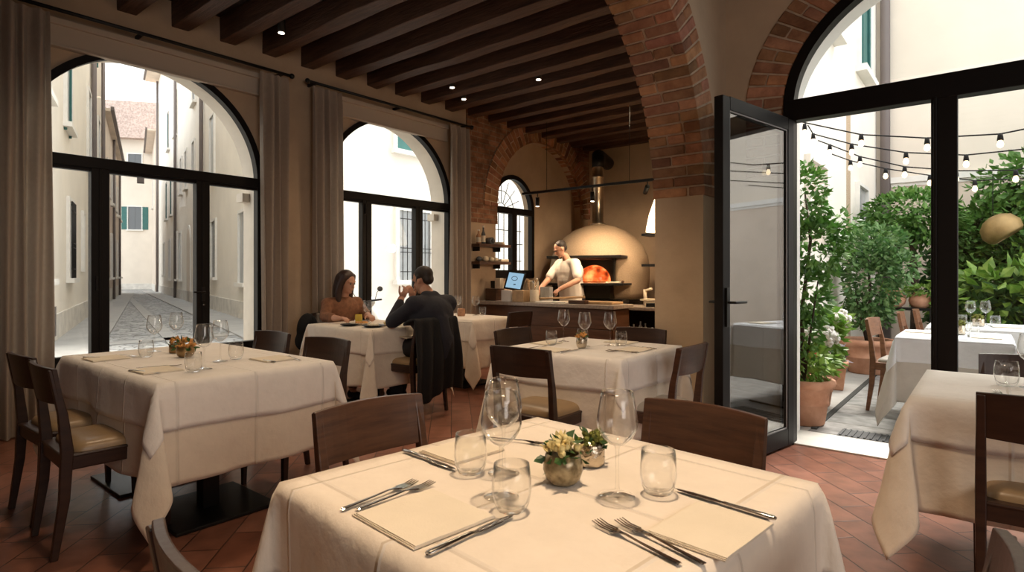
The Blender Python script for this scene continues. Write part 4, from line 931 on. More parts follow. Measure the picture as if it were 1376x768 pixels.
def cloth_obj(name, label, x, y, rz, hx_, hy_, ztop, drop, m, seed, skew=(0, 0, 0, 0), k=0.40, group=None, amp=0.05, lift=0.010):
    vs_, fs, uvs = drape(hx_, hy_, ztop, drop, seed, skew, k, amp, lift=lift)
    o = MB().add(vs_, fs, True).build(name, m); o.location = (x, y, 0); o.rotation_euler = (0, 0, rz)
    uv = o.data.uv_layers.new(name='UVMap')
    for l in o.data.loops: uv.data[l.index].uv = uvs[l.vertex_index]
    sd = o.modifiers.new('thickness', 'SOLIDIFY'); sd.thickness = 0.0022; sd.offset = 1
    tag(o, label, 'tablecloth', group); return o
def table(where, x, y, hx_, hy_, rz=0, top=0.2, under=0.46, seed=0, skew=(0, 0, 0, 0), skew2=(0, 0, 0, 0), mt=None, mu=None, bases=((0, 0),), k=0.25, yard=False):
    t = thing('dining_table', 'pedestal table under the cloths ' + where.replace('on the ', 'of the ', 1), 'table', (x, y, 0), rz)
    MB().box((0, 0, 0.727), (2 * hx_ - 0.016, 2 * hy_ - 0.016, 0.030)).build('tabletop', chairwood, t, bevel=0.006)
    for bx, by in bases:
        MB().box((bx, by, 0.365), (0.08, 0.08, 0.70)).box((bx, by, 0.70), (0.4, 0.4, 0.02)).build('column', blackmetal, t)
        MB().box((bx, by, 0.010), (0.50, 0.50, 0.018)).build('base_plate', blackmetal, t, bevel=0.004)
    if under: cloth_obj('under_cloth', 'long lower tablecloth ' + where, x, y, rz, hx_, hy_, 0.7435, under, mu or cloth_under, seed, skew2, k=k, group='lower tablecloths', amp=0.06, lift=0.004)
    cloth_obj('tablecloth', 'short upper tablecloth ' + where, x, y, rz, hx_, hy_, 0.7485, top, mt or cloth_top, seed, skew, k=k, group='upper tablecloths', amp=0.06, lift=0.012)
    return t
TZ = 0.752
table('on the nearest table in the foreground', -0.775, 1.08, 0.43, 0.43, R(-6), top=0.20, under=0, seed=1, skew=(25, 10, -10, 0))
table('on the long table at left by the big window', -3.47, 1.42, 0.70, 0.435, 0, top=0.21, under=0.44, seed=2, bases=((0.3, -0.05), (-0.45, -0.05)), mt=cloth_white, skew=(0, -10, 12, -30), skew2=(0, 0, 14, -25))
table('on the middle table in front of the plaster pier', -2.02, 3.29, 0.44, 0.43, R(1), top=0.19, under=0.47, seed=3, mt=cloth_white, skew=(0, 0, 0, 10))
table('on the couple\'s table beneath the middle window', -4.57, 3.49, 0.48, 0.38, 0, top=0.22, under=0.50, seed=4, skew=(0, 0, 0, 5))
table('on the small table before the kitchen counter', -4.60, 4.78, 0.45, 0.34, 0, top=0.22, under=0.50, seed=5)
table('on the table at the right edge beside the glass wall', 0.42, 3.15, 0.66, 0.41, 0, top=0.17, under=0.43, seed=6, skew=(0, 0, 0, 5), skew2=(0, 0, -15, 32), mt=cloth_white)
table('on the nearer courtyard table', -0.215, 5.73, 0.345, 0.345, 0, top=0.20, under=0.50, seed=7, mt=cloth_yard, mu=cloth_yard_u)
table('on the farther courtyard table', -0.08, 6.95, 0.37, 0.34, 0, top=0.20, under=0.50, seed=8, mt=cloth_yard, mu=cloth_yard_u)

# ------------------------------------------------------------------ chairs
def make_chair(name, label, wood, pad, loc=(0, 0, 0), rz=0, w_=0.42, group=None):
    t = thing(name, label, 'chair', loc, rz, group); hw = w_ / 2
    for s in (-1, 1):
        x = s * (hw - 0.02)
        MB().loft([(x * 0.98, -0.235, 0), (x, -0.20, 0.25), (x, -0.19, 0.46), (x, -0.205, 0.62), (x * 1.0, -0.245, 0.815)],
                  [(0.024, 0.028), (0.030, 0.040), (0.032, 0.046), (0.030, 0.036), (0.024, 0.024)]).build('leg', wood, t, bevel=0.004)
        MB().loft([(x * 1.0, 0.205, 0), (x, 0.200, 0.30), (x, 0.195, 0.43)], [(0.024, 0.024), (0.034, 0.036), (0.036, 0.040)]).build('leg', wood, t, bevel=0.004)
    # curved top rail
    mb = MB(); n = 14; m_ = 5; vs_ = []; fs = []
    for side in (0, 1):
        for j in range(m_ + 1):
            z = 0.665 + 0.155 * j / m_
            for i in range(n + 1):
                u = -1 + 2 * i / n; bow = 0.030 * (1 - u * u); yb = -0.212 - (z - 0.62) * 0.17 - bow
                zz = z + (0.006 * (1 - u * u) if j == m_ else (-0.004 * (1 - u * u) if j == 0 else 0))
                vs_.append((u * (hw - 0.006), yb + (0.020 if side else 0), zz))
    N = (m_ + 1) * (n + 1)
    for j in range(m_):
        for i in range(n):
            a = j * (n + 1) + i; fs.append((a, a + n + 1, a + n + 2, a + 1)); fs.append((N + a, N + a + 1, N + a + n + 2, N + a + n + 1))
    for i in range(n):
        fs.append((i, i + 1, N + i + 1, N + i)); a = m_ * (n + 1) + i; fs.append((a, N + a, N + a + 1, a + 1))
    for j in range(m_):
        a = j * (n + 1); fs.append((a, N + a, N + a + n + 1, a + n + 1)); a += n; fs.append((a, a + n + 1, N + a + n + 1, N + a))
    mb.add(vs_, fs, False).build('backrest', wood, t, bevel=0.003, fixn=True)
    mb = MB(); mb.box((0, 0.205, 0.405), (w_ - 0.05, 0.022, 0.06)); mb.box((0, -0.195, 0.405), (w_ - 0.05, 0.022, 0.06)); mb.box((-hw + 0.02, 0, 0.405), (0.022, 0.40, 0.06)); mb.box((hw - 0.02, 0, 0.405), (0.022, 0.40, 0.06))
    mb.box((0, 0.005, 0.436), (w_ - 0.01, 0.43, 0.014)); mb.build('seat_frame', wood, t, bevel=0.006)
    # padded seat
    vs_ = []; fs = []; nr = 8; ns = 40
    for j in range(nr + 1):
        a = j / nr * PI / 2; rr = math.cos(a) ** 0.35 if j < nr else 0.0; zz = 0.442 + 0.046 * math.sin(a) ** 0.8
        for k in range(ns):
            b = 2 * PI * k / ns; cx_, sy_ = math.cos(b), math.sin(b); e = 0.30
            px = math.copysign(abs(cx_) ** e, cx_) * (hw - 0.022) * (0.985 if sy_ < 0 else 1.0); py = math.copysign(abs(sy_) ** e, sy_) * 0.188
            vs_.append((px * rr, py * rr + 0.018, zz))
    for j in range(nr):
        for k in range(ns): k2 = (k + 1) % ns; fs.append((j * ns + k, j * ns + k2, (j + 1) * ns + k2, (j + 1) * ns + k))
    MB().add(vs_, fs, True).build('seat_cushion', pad, t)
    return t
G1 = 'dark wooden dining chairs indoors'
# rz: chair faces local +y ; rz=0 faces +Y, PI faces -Y, -PI/2 faces +X, PI/2 faces -X
c0 = make_chair('dining_chair', 'dark wooden chair with leather seat at far left, behind another one', chairwood, leather, (-3.78, 0.96, 0), 0.04, group=G1)
clone(c0, 'dark wooden chair at left whose pale leather seat faces the long table', (-3.27, 0.94, 0), -0.03)
clone(c0, 'dark wooden chair across the long table, right of the left curtain', (-3.88, 1.88, 0), PI + 0.05)
clone(c0, 'dark wooden chair between the long left table and the couple', (-3.20, 1.88, 0), PI + 0.1)
clone(c0, 'dark chair with tan seat at the near side of the middle table', (-2.01, 2.76, 0), 0.03)
clone(c0, 'dark chair at the left side of the middle table, back turned to the couple', (-2.50, 3.37, 0), -PI / 2)
clone(c0, 'dark chair at far side of middle table, against the plaster pier', (-2.02, 3.76, 0), PI)
c5 = make_chair('dining_chair', 'wooden chair with pale seat at right side of the middle table, by the open door', chairwood_f, leather_l, (-1.55, 3.24, 0), PI / 2, group=G1)
clone(c0, 'dark chair at right side of the small table before the kitchen counter', (-4.18, 4.98, 0), PI / 2)
c1 = make_chair('dining_chair', 'walnut chair across the foreground table on its left side', chairwood_f, leather, (-1.27, 1.13, 0), -PI / 2 - R(4), w_=0.40, group=G1)
clone(c1, 'walnut chair across the foreground table, right of the wine glass', (-0.70, 1.50, 0), PI - R(6))
clone(c0, 'chair cut by the bottom frame edge at left, only its curved back tip showing', (-0.84, 0.60, 0), -R(4))
clone(c0, 'chair cut by the bottom frame edge at right, only its pale curved back tip showing', (-0.23, 1.01, 0), PI / 2 - R(2))
clone(c0, 'dark chair at the right edge with its back to us, at the glass wall table', (0.16, 2.80, 0), 0.03)
clone(c0, 'dark chair on the far side of the table at right, against the glass wall', (0.16, 3.58, 0), PI)
cy0 = make_chair('garden_chair', 'brown wooden chair at left end of the nearer courtyard table', yardwood, leather_l, (-0.60, 6.27, 0), -PI / 2 - 0.1, group='brown wooden courtyard chairs')
clone(cy0, 'brown courtyard chair back, left one of the pair below the clay pots', (-0.50, 7.50, 0), -PI / 2)
clone(cy0, 'brown courtyard chair back, right one of the pair below the clay pots', (-0.42, 8.20, 0), -PI / 2)
# woman's and man's chairs
clone(c0, 'dark chair on which the woman in rust blouse sits', (-5.25, 3.62, 0), -PI / 2)
clone(c0, 'dark chair on which the man in navy jacket sits, black coat over its back', (-4.02, 3.52, 0), PI / 2 + 0.05)

# ------------------------------------------------------------------ tableware
def wine(label, x, y, z=TZ, s=1.0, group='wine glasses'):
    t = thing('wine_glass', label, 'wine glass', (x, y, z), 0, group); t.scale = (s, s, s)
    bowl = [(0.004, 0.104), (0.014, 0.113), (0.030, 0.130), (0.0415, 0.146), (0.0440, 0.156), (0.041, 0.178), (0.0365, 0.205), (0.0335, 0.222), (0.0325, 0.2215), (0.0355, 0.204), (0.040, 0.178), (0.0423, 0.155), (0.041, 0.143), (0.032, 0.126), (0.017, 0.112), (0.001, 0.108)]
    MB().lathe(bowl, 28).build('bowl', wg, t)
    MB().lathe([(0.0045, 0.106), (0.0036, 0.085), (0.0034, 0.05), (0.0042, 0.02), (0.007, 0.008)], 12).build('stem', wg, t)
    MB().lathe([(0.007, 0.008), (0.02, 0.004), (0.037, 0.0015), (0.0375, 0.0005), (0.001, 0.0)], 28).build('foot', wg, t)
    return t
def tumbler(label, x, y, z=TZ, s=1.0, group='stemless tumblers', m=None):
    o = MB().lathe([(0.001, 0.0), (0.022, 0.0), (0.029, 0.004), (0.036, 0.02), (0.0395, 0.042), (0.0385, 0.066), (0.035, 0.095), (0.0342, 0.095), (0.0375, 0.066), (0.0385, 0.042), (0.035, 0.022), (0.026, 0.012), (0.001, 0.009)], 28).build('tumbler', m or wg, loc=(x, y, z))
    o.scale = (s, s, s); tag(o, label, 'glass', group); return o
def copy_of(o, label, x, y, z=TZ, rz=0, s=None):
    c = copy_tree(o); c.location = (x, y, z); c.rotation_euler = (0, 0, rz); c['label'] = label
    if s: c.scale = (s, s, s)
    return c
wine0 = wine('wine glass farthest back of the overlapping pair on the foreground table', -0.89, 1.06)
copy_of(wine0, 'wine glass in front of the overlapping pair on the foreground table', -0.80, 0.945)
copy_of(wine0, 'large wine glass standing alone right of the flower pot, foreground table', -0.61, 1.10)
tum0 = tumbler('stemless tumbler at left, beside the far knife on the foreground table', -0.95, 1.01)
copy_of(tum0, 'stemless tumbler nearest the camera, above the left napkin\'s knife', -0.735, 0.90)
copy_of(tum0, 'stemless tumbler at the right of the single wine glass, foreground table', -0.55, 1.17)
for lab, x, y in (('wine glass first from left on the long left table', -3.95, 1.39), ('wine glass behind the flower pots on the long left table', -4.12, 1.58), ('tallest looking wine glass nearest us on the long left table', -3.03, 1.29), ('rightmost wine glass on the long left table', -3.23, 1.46)): copy_of(wine0, lab, x, y)
for lab, x, y in (('tumbler left of the flower pots on the long left table', -3.73, 1.27), ('tumbler at front of the long left table, below the nearest wine glass', -2.98, 1.22), ('rightmost tumbler on the long left table', -3.24, 1.55)): copy_of(tum0, lab, x, y)
for lab, x, y in (('left wine glass on the middle table', -2.32, 3.42), ('centre wine glass on the middle table', -2.06, 3.28), ('right wine glass on the middle table', -1.95, 3.42)): copy_of(wine0, lab, x, y)
for lab, x, y in (('tumbler at the left of the middle table', -2.27, 3.20), ('tumbler at the right of the middle table', -1.89, 3.46), ('tumbler behind the centre wine glass, middle table', -2.19, 3.46)): copy_of(tum0, lab, x, y)
for lab, x, y in (('left wine glass on the small table before the kitchen', -4.86, 4.95), ('right wine glass on the small table before the kitchen', -4.62, 5.00)): copy_of(wine0, lab, x, y)
for lab, x, y in (('left tumbler on the small table before the kitchen', -4.90, 4.85), ('right tumbler on the small table before the kitchen', -4.56, 5.05)): copy_of(tum0, lab, x, y)
copy_of(wine0, 'wine glass in front of the woman on the couple\'s table', -4.66, 3.50)
copy_of(wine0, 'wine glass cut by the right photo edge on the right table', 0.13, 3.24)
copy_of(tum0, 'tumbler on the table at the right edge', 0.055, 3.23, s=1.1)
for lab, x, y in (('left wine glass on the farther courtyard table', -0.14, 7.05), ('right wine glass on the farther courtyard table', -0.03, 7.08)): copy_of(wine0, lab, x, y)
for lab, x, y in (('tumbler at left behind the mullion, farther courtyard table', -0.28, 7.0), ('small tumbler centre left of farther courtyard table', -0.20, 6.90), ('tumbler at right of the farther courtyard table', 0.04, 6.95), ('tumbler beside the silver pot on the nearer courtyard table', -0.10, 5.86), ('second tumbler behind the silver pot, nearer courtyard table', -0.15, 5.93)): copy_of(tum0, lab, x, y)
o = tumbler('yellow drink in a tumbler before the woman', -4.74, 3.46, m=mat('yellow_drink', (0.62, 0.45, 0.06), 0.15), s=0.9)

def napkin_obj(label, x, y, rz, w_=0.20, d_=0.19, group='folded linen napkins'):
    mb = MB(); rn = random.Random(int(x * 100)); n = 10
    for L_ in range(3):
        sh = 0.0025 * L_; z0 = 0.0022 * L_; vs_ = []; fs = []
        for j in range(n + 1):
            for i in range(n + 1):
                px = (-0.5 + i / n) * (w_ - 0.004 * L_) + sh; py = (-0.5 + j / n) * (d_ - 0.004 * L_)
                vs_.append((px, py, z0 + 0.0026 + 0.0010 * mnoise.noise(Vector((px * 25, py * 25, L_ + x)))))
        m0 = len(vs_)
        for j in range(n + 1):
            for i in range(n + 1):
                px = (-0.5 + i / n) * (w_ - 0.004 * L_) + sh; py = (-0.5 + j / n) * (d_ - 0.004 * L_); vs_.append((px, py, z0 + 0.0005))
        for j in range(n):
            for i in range(n): a = j * (n + 1) + i; fs.append((a, a + 1, a + n + 2, a + n + 1)); fs.append((m0 + a + n + 1, m0 + a + n + 2, m0 + a + 1, m0 + a))
        for i in range(n):
            fs += [(i, m0 + i, m0 + i + 1, i + 1), (n * (n + 1) + i, n * (n + 1) + i + 1, m0 + n * (n + 1) + i + 1, m0 + n * (n + 1) + i), (i * (n + 1), (i + 1) * (n + 1), m0 + (i + 1) * (n + 1), m0 + i * (n + 1)), (i * (n + 1) + n, m0 + i * (n + 1) + n, m0 + (i + 1) * (n + 1) + n, (i + 1) * (n + 1) + n)]
        mb.add(vs_, fs, False)
    o = mb.build('napkin', napkin_m, loc=(x, y, TZ), rot=(0, 0, rz)); tag(o, label, 'napkin', group); return o
napkin_obj('folded cream napkin at lower left of the foreground table, forks on its left', -0.85, 0.77, R(-6), 0.205, 0.19)
napkin_obj('folded cream napkin behind the left tumbler on the foreground table', -1.085, 1.12, R(-6), 0.15, 0.17)
napkin_obj('folded cream napkin at lower right of the foreground table beside two forks', -0.40, 1.065, R(-6), 0.155, 0.20)
for lab, x, y, w_, d_ in (('napkin at far left of the long left table', -3.82, 1.10, 0.2, 0.18), ('napkin at near edge of the long left table under fork and knife', -3.16, 1.12, 0.2, 0.18), ('napkin at the right end of the long left table', -3.08, 1.68, 0.2, 0.18),
                         ('napkin at near left of the middle table', -2.12, 2.98, 0.2, 0.16), ('napkin at the right side of the middle table', -1.72, 3.30, 0.17, 0.2), ('napkin at the left side of the middle table', -2.35, 3.25, 0.15, 0.18), ('napkin at the far side of the middle table', -1.98, 3.62, 0.2, 0.14),
                         ('folded napkin at left of the nearer courtyard table', -0.45, 5.82, 0.18, 0.2), ('folded napkin at right of the nearer courtyard table', -0.02, 5.60, 0.18, 0.2), ('napkin at right of the farther courtyard table', 0.12, 6.85, 0.2, 0.2)):
    napkin_obj(lab, x, y, 0, w_, d_)

def fork_mesh():
    mb = MB(); n = 12
    # handle from y=0 to 0.125, neck, head with 4 tines to 0.20
    prof = [(0.0, 0.0055, 0.004), (0.004, 0.0062, 0.0045), (0.04, 0.0048, 0.005), (0.09, 0.0030, 0.006), (0.120, 0.0028, 0.0075), (0.135, 0.0055, 0.0065), (0.145, 0.0105, 0.005), (0.153, 0.0120, 0.004)]
    vs_ = []; fs = []
    for y_, hw, z in prof:
        for (dx, dz) in ((-1, -.0009), (1, -.0009), (0.55, .0009), (-0.55, .0009)): vs_.append((dx * hw, y_, z + dz))
    for i in range(len(prof) - 1):
        for k in range(4): k2 = (k + 1) % 4; fs.append((i * 4 + k, i * 4 + k2, (i + 1) * 4 + k2, (i + 1) * 4 + k))
    fs += [(0, 1, 2, 3), tuple(len(vs_) - 1 - k for k in range(4))]
    mb.add(vs_, fs, False)
    for k in range(4):
        x = -0.0098 + k * 0.00653
        for (y0, z0), (y1, z1) in (((0.150, 0.004), (0.175, 0.003)), ((0.175, 0.003), (0.198, 0.007))):
            h0 = 0.0021 if y0 < 0.17 else 0.0019; h1 = 0.0019 if y0 < 0.17 else 0.0009
            mb.add([(x - h0, y0, z0 - .0008), (x + h0, y0, z0 - .0008), (x + h0, y0, z0 + .0008), (x - h0, y0, z0 + .0008), (x - h1, y1, z1 - .0008), (x + h1, y1, z1 - .0008), (x + h1, y1, z1 + .0008), (x - h1, y1, z1 + .0008)],
                   [(0, 1, 2, 3), (7, 6, 5, 4), (0, 4, 5, 1), (1, 5, 6, 2), (2, 6, 7, 3), (3, 7, 4, 0)])
    return mb
def knife_mesh():
    mb = MB()
    prof = [(0.0, 0.005, 0.003), (0.004, 0.0075, 0.0042), (0.05, 0.0065, 0.0042), (0.095, 0.0050, 0.0036), (0.102, 0.0062, 0.004), (0.106, 0.0050, 0.003), (0.115, 0.0060, 0.0012), (0.13, 0.0095, 0.0010), (0.18, 0.0085, 0.0008), (0.205, 0.0055, 0.0006), (0.215, 0.0010, 0.0005)]
    vs_ = []; fs = []
    for y_, hw, t_ in prof:
        sh = 0.0 if y_ < 0.11 else 0.002
        for k in range(8):
            a = 2 * PI * (k + .5) / 8; vs_.append((sh + hw * math.cos(a), y_, 0.0045 + t_ * math.sin(a)))
    for i in range(len(prof) - 1):
        for k in range(8): k2 = (k + 1) % 8; fs.append((i * 8 + k, i * 8 + k2, (i + 1) * 8 + k2, (i + 1) * 8 + k))
    fs += [tuple(range(8)), tuple(len(vs_) - 1 - k for k in range(8))]
    return mb.add(vs_, fs, True)
fk = fork_mesh().mesh('fork'); fk.materials.append(steel); kn = knife_mesh().mesh('knife'); kn.materials.append(steel)
def lay(kind, label, a, b, z=TZ):
    """a = handle end, b = tip"""
    o = bpy.data.objects.new(kind, fk if kind == 'fork' else kn); COL.objects.link(o)
    o.location = (a[0], a[1], z + 0.0005); o.rotation_euler = (0, 0, math.atan2(b[1] - a[1], b[0] - a[0]) - PI / 2)
    tag(o, label, kind, 'forks' if kind == 'fork' else 'knives'); return o
lay('fork', 'outer fork left of the lower left napkin, foreground table', (-0.995, 0.685), (-1.0, 0.88))
lay('fork', 'inner fork left of the lower left napkin, foreground table', (-0.972, 0.705), (-0.965, 0.90))
lay('knife', 'knife right of the lower left napkin, nearest to the camera', (-0.725, 0.665), (-0.715, 0.88))
lay('knife', 'knife before the far left napkin, foreground table', (-1.20, 1.02), (-1.0, 1.0))
lay('fork', 'fork lying behind the overlapping wine glasses, foreground table', (-1.12, 1.25), (-0.96, 1.30))
lay('fork', 'outer fork near bottom of foreground table, left of its twin', (-0.385, 0.90), (-0.59, 0.96))
lay('fork', 'inner fork next to the lower right napkin, foreground table', (-0.355, 0.925), (-0.56, 0.99))
lay('knife', 'knife behind the lower right napkin, foreground table', (-0.315, 1.18), (-0.52, 1.205))
for k_, lab, a, b in (('knife', 'knife across the far left napkin of the long left table', (-3.95, 1.03), (-3.72, 1.16)), ('fork', 'fork beside the far left napkin of the long left table', (-3.93, 1.18), (-3.75, 1.24)),
                      ('fork', 'fork behind the near napkin of the long left table', (-3.30, 1.08), (-3.22, 1.26)), ('knife', 'knife lying over the near napkin of the long left table', (-3.24, 1.03), (-3.02, 1.10)),
                      ('knife', 'knife by the napkin at right end of the long left table', (-2.95, 1.62), (-3.15, 1.60)), ('fork', 'fork by the napkin at right end of the long left table', (-2.9, 1.74), (-3.12, 1.78)),
                      ('knife', 'knife at near left napkin of the middle table', (-1.99, 2.90), (-1.99, 3.10)), ('fork', 'fork at near left napkin of the middle table', (-2.26, 2.92), (-2.25, 3.1)),
                      ('fork', 'outer fork at the right napkin of the middle table', (-1.63, 3.20), (-1.84, 3.18)), ('fork', 'inner fork at the right napkin of the middle table', (-1.62, 3.16), (-1.83, 3.13)), ('knife', 'knife beyond the right napkin of the middle table', (-1.62, 3.42), (-1.82, 3.44)),
                      ('fork', 'pale fork catching light on the table at the right edge', (0.06, 2.86), (0.02, 3.04)), ('knife', 'knife on the nearer courtyard table', (-0.12, 5.55), (-0.13, 5.75)), ('fork', 'fork on the farther courtyard table', (0.02, 6.72), (0.0, 6.90))):
    lay(k_, lab, a, b)

def flowerpot(label, x, y, z, r_, h, m, flower, seed, fr=1.0, fname='flowers', leaves=True, belly=True):
    t = thing('flower_pot', label, 'flower pot', (x, y, z), 0, 'small table centrepieces')
    pr = [(0.001, 0), (r_ * .62, 0), (r_ * .85, h * .15), (r_, h * .45), (r_ * .98, h * .7), (r_ * .85, h), (r_ * .80, h), (r_ * .92, h * .7), (r_ * .9, h * .5), (0.001, h * .45)] if belly else [(0.001, 0), (r_ * .92, 0), (r_, h * .08), (r_, h * .9), (r_ * .9, h), (r_ * .82, h), (r_ * .9, h * .9), (0.001, h * .8)]
    MB().lathe(pr, 28).build('pot', m, t)
    rn = random.Random(seed); mb = MB()
    for k in range(int(26 * fr)):
        d = Vector((rn.gauss(0, 1), rn.gauss(0, 1), abs(rn.gauss(0, 1)) * 0.9 + .1)).normalized()
        c = Vector((0, 0, h * 0.92)) + Vector((d.x * r_ * 0.85, d.y * r_ * 0.85, d.z * r_ * 0.8))
        # curled petal
        ax = d; sd = ax.cross(Vector((rn.uniform(-1, 1), rn.uniform(-1, 1), 1))).normalized(); s = r_ * rn.uniform(0.35, 0.6); nm = ax.cross(sd)
        mb.add([c - ax * s * .5, c + sd * s * .55 + nm * s * .2, c + ax * s * .9, c - sd * s * .55 + nm * s * .2, c + nm * s * -.15], [(0, 1, 4), (1, 2, 4), (2, 3, 4), (3, 0, 4)], True)
        mb.ball(c, s * 0.42, 7, 5)
    mb.build(fname, flower, t)
    if leaves: leaf_cloud(seed, 34, [((0, 0, h * 1.0), (r_ * .95, r_ * .95, r_ * .7))], r_ * 0.38).build('leaves', leaf4, t)
    return t
flowerpot('mottled bronze pot of cream flowers in the centre of the foreground table', -0.745, 1.095, TZ, 0.045, 0.068, bronzepot, petals, 3)
flowerpot('small silver pot with dark greenery behind the cream flowers, foreground table', -0.765, 1.245, TZ, 0.035, 0.056, silverpot, moss, 4, fr=1.0, belly=False)
flowerpot('gold brown pot of orange flowers on the long left table', -3.55, 1.41, TZ, 0.048, 0.066, goldpot, petals_o, 5)
flowerpot('smaller low gold bowl behind the orange flowers on the long left table', -3.80, 1.46, TZ, 0.042, 0.055, goldpot, petals_o, 6, fr=0.9, belly=False)
flowerpot('silver candle pot with amber flowers, centre of the middle table', -2.02, 3.18, TZ, 0.036, 0.075, silverpot, petals_o, 7, fr=1.0)
flowerpot('silver pot with moss ball on the nearer courtyard table', -0.20, 5.78, TZ, 0.055, 0.075, silverpot, moss, 8, leaves=False, belly=False)
flowerpot('small pot with yellow moss on the farther courtyard table', -0.08, 6.82, TZ, 0.045, 0.07, silverpot, moss, 9, leaves=False, belly=False)
o = MB().lathe([(0.001, 0), (0.04, 0), (0.046, 0.02), (0.046, 0.07), (0.040, 0.085), (0.036, 0.085), (0.04, 0.03), (0.001, 0.02)], 24).build('candle_holder', amber, loc=(-4.66, 4.80, TZ)); tag(o, 'round amber candle holder on the small table before the kitchen', 'candle holder')
# couple's food
def plate(label, x, y, r_, m, food=None):
    t = thing('plate', label, 'plate', (x, y, TZ), 0, 'plates on the couple\'s table')
    MB().lathe([(0.001, 0.002), (r_ * .6, 0.0), (r_ * .7, 0.004), (r_, 0.016), (r_ * .98, 0.019), (r_ * .68, 0.008), (0.001, 0.007)], 32).build('dish', m, t)
    if food:
        rn = random.Random(int(r_ * 999)); mb = MB()
        for k in range(16): a = rn.uniform(0, 6.28); q = rn.uniform(0, r_ * .55); mb.ball((q * math.cos(a), q * math.sin(a), 0.018), (0.018, 0.015, 0.012), 8, 5)
        mb.build('food', food, t)
plate('dark plate with food nearest the man', -4.28, 3.28, 0.10, blackmetal, dough)
plate('dark slate plate at the near left of the couple\'s table', -4.55, 3.22, 0.085, blackmetal)
plate('cream plate of food in front of the woman', -4.60, 3.38, 0.11, creamc, petals_o)
plate('cream plate of pasta between the woman and the man', -4.33, 3.50, 0.11, creamc, petals)

# ------------------------------------------------------------------ kitchen
t = thing('kitchen_counter', 'wood fronted serving counter with pale stone top where the chef works', 'counter', (0, 0, 0))
MB().span((-5.72, 6.28, 0.02), (-3.55, 6.68, 0.80)).build('body', counterwood, t)
mb = MB()
for k in range(3): mb.span((-5.72, 6.262, 0.05 + 0.25 * k), (-3.55, 6.28, 0.292 + 0.25 * k))
for k in range(3): mb.span((-3.55, 6.28, 0.05 + 0.25 * k), (-3.535, 6.68, 0.292 + 0.25 * k))
mb.build('front_panel', counterwood, t, bevel=0.004)
MB().span((-5.74, 6.20, 0.80), (-3.49, 6.72, 0.85)).build('worktop', counterstone, t, bevel=0.008)
t = thing('side_counter', 'second lower counter right of the oven with bottles on its shelf', 'counter', (0, 0, 0))
MB().span((-4.02, 6.96, 0.755), (-2.3, 7.52, 0.80)).build('worktop', counterstone, t, bevel=0.006)
mb = MB(); mb.span((-3.97, 7.0, 0.0), (-3.93, 7.5, 0.755)); mb.span((-2.4, 7.0, 0.0), (-2.36, 7.5, 0.755)); mb.span((-3.95, 7.46, 0.0), (-2.38, 7.5, 0.755)); mb.span((-3.95, 7.0, 0.0), (-2.38, 7.02, 0.40)); mb.build('body', chairwood, t)
MB().span((-3.93, 6.99, 0.405), (-2.4, 7.46, 0.43)).build('shelf', counterwood, t)
for k in range(6):
    x = -3.86 + k * 0.085; h = (0.14, 0.11, 0.13, 0.17, 0.15, 0.10)[k]
    o = MB().lathe([(0.001, 0), (0.024, 0), (0.027, 0.01), (0.026, h * .55), (0.010, h * .75), (0.010, h), (0.001, h)], 12).build('sauce_bottle', palepane, loc=(x, 7.10 + 0.03 * (k % 2), 0.431))
    tag(o, ['first', 'second', 'third', 'fourth', 'fifth', 'sixth'][k] + ' small bottle from the left on the side counter shelf', 'bottle', 'small bottles in the side counter')
o = MB().span((-0.18, -0.11, 0), (0.18, 0.11, 0.07)).build('storage_box', creamc, loc=(-3.40, 7.30, 0.801), bevel=0.01); tag(o, 'beige box stacked on the side counter', 'box')
o = MB().span((-0.22, -0.12, 0), (0.22, 0.12, 0.025)).build('tray', creamc, loc=(-3.42, 7.30, 0.872), bevel=0.006); tag(o, 'pale tray lying on the beige box of the side counter', 'tray')
o = MB().span((-0.11, -0.07, 0), (0.11, 0.07, 0.05)).build('black_tray', blackmetal, loc=(-3.36, 7.08, 0.801), bevel=0.006); tag(o, 'small black tray at the front edge of the side counter', 'tray')
o = MB().tube([(0, 0, 0), (-0.02, 0, 0.22)], [0.03, 0.02], 10).tube([(-0.02, 0, 0.20), (0.09, 0, 0.23)], 0.016, 8).build('tap', creamc, loc=(-3.66, 7.40, 0.801)); tag(o, 'pale upright tap at back of the side counter', 'tap')
# oven
ov = thing('pizza_oven', 'big domed clay pizza oven with glowing mouth and steel flue', 'oven', (-4.96, 8.34, 0), R(14))
dp = [(0.001, 0.84), (0.74, 0.84), (0.79, 0.95), (0.81, 1.15), (0.81, 1.35), (0.78, 1.52), (0.71, 1.68), (0.58, 1.83), (0.42, 1.94), (0.24, 2.01), (0.11, 2.035), (0.001, 2.04)]
dome = MB().lathe(dp, 56, (0, 0, 0), sy=0.95).build('dome', oven_m, ov, fixn=True)
cut_mb = MB().box((0.03, -0.70, 1.285), (0.84, 0.80, 0.37))
c_ = cut_mb.build('cutter', plaster, fixn=True); c_.parent = ov
md = dome.modifiers.new('b', 'BOOLEAN'); md.operation = 'DIFFERENCE'; md.object = c_; md.solver = 'EXACT'
bpy.context.view_layer.update(); bake(dome); bpy.data.objects.remove(c_, do_unlink=True)
pn = MB().span((-0.39, -0.315, 1.10), (0.45, -0.30, 1.47)).build('mouth_back', blackmetal, ov)
sdm = MB(); sdm.span((-0.39, -0.74, 1.10), (-0.37, -0.31, 1.47)); sdm.span((0.43, -0.74, 1.10), (0.45, -0.31, 1.47)); sdm.span((-0.38, -0.74, 1.455), (0.44, -0.31, 1.47)); sdm.build('mouth_side', blackmetal, ov)
va = MB(); n = 20; vs_ = []; fs = []
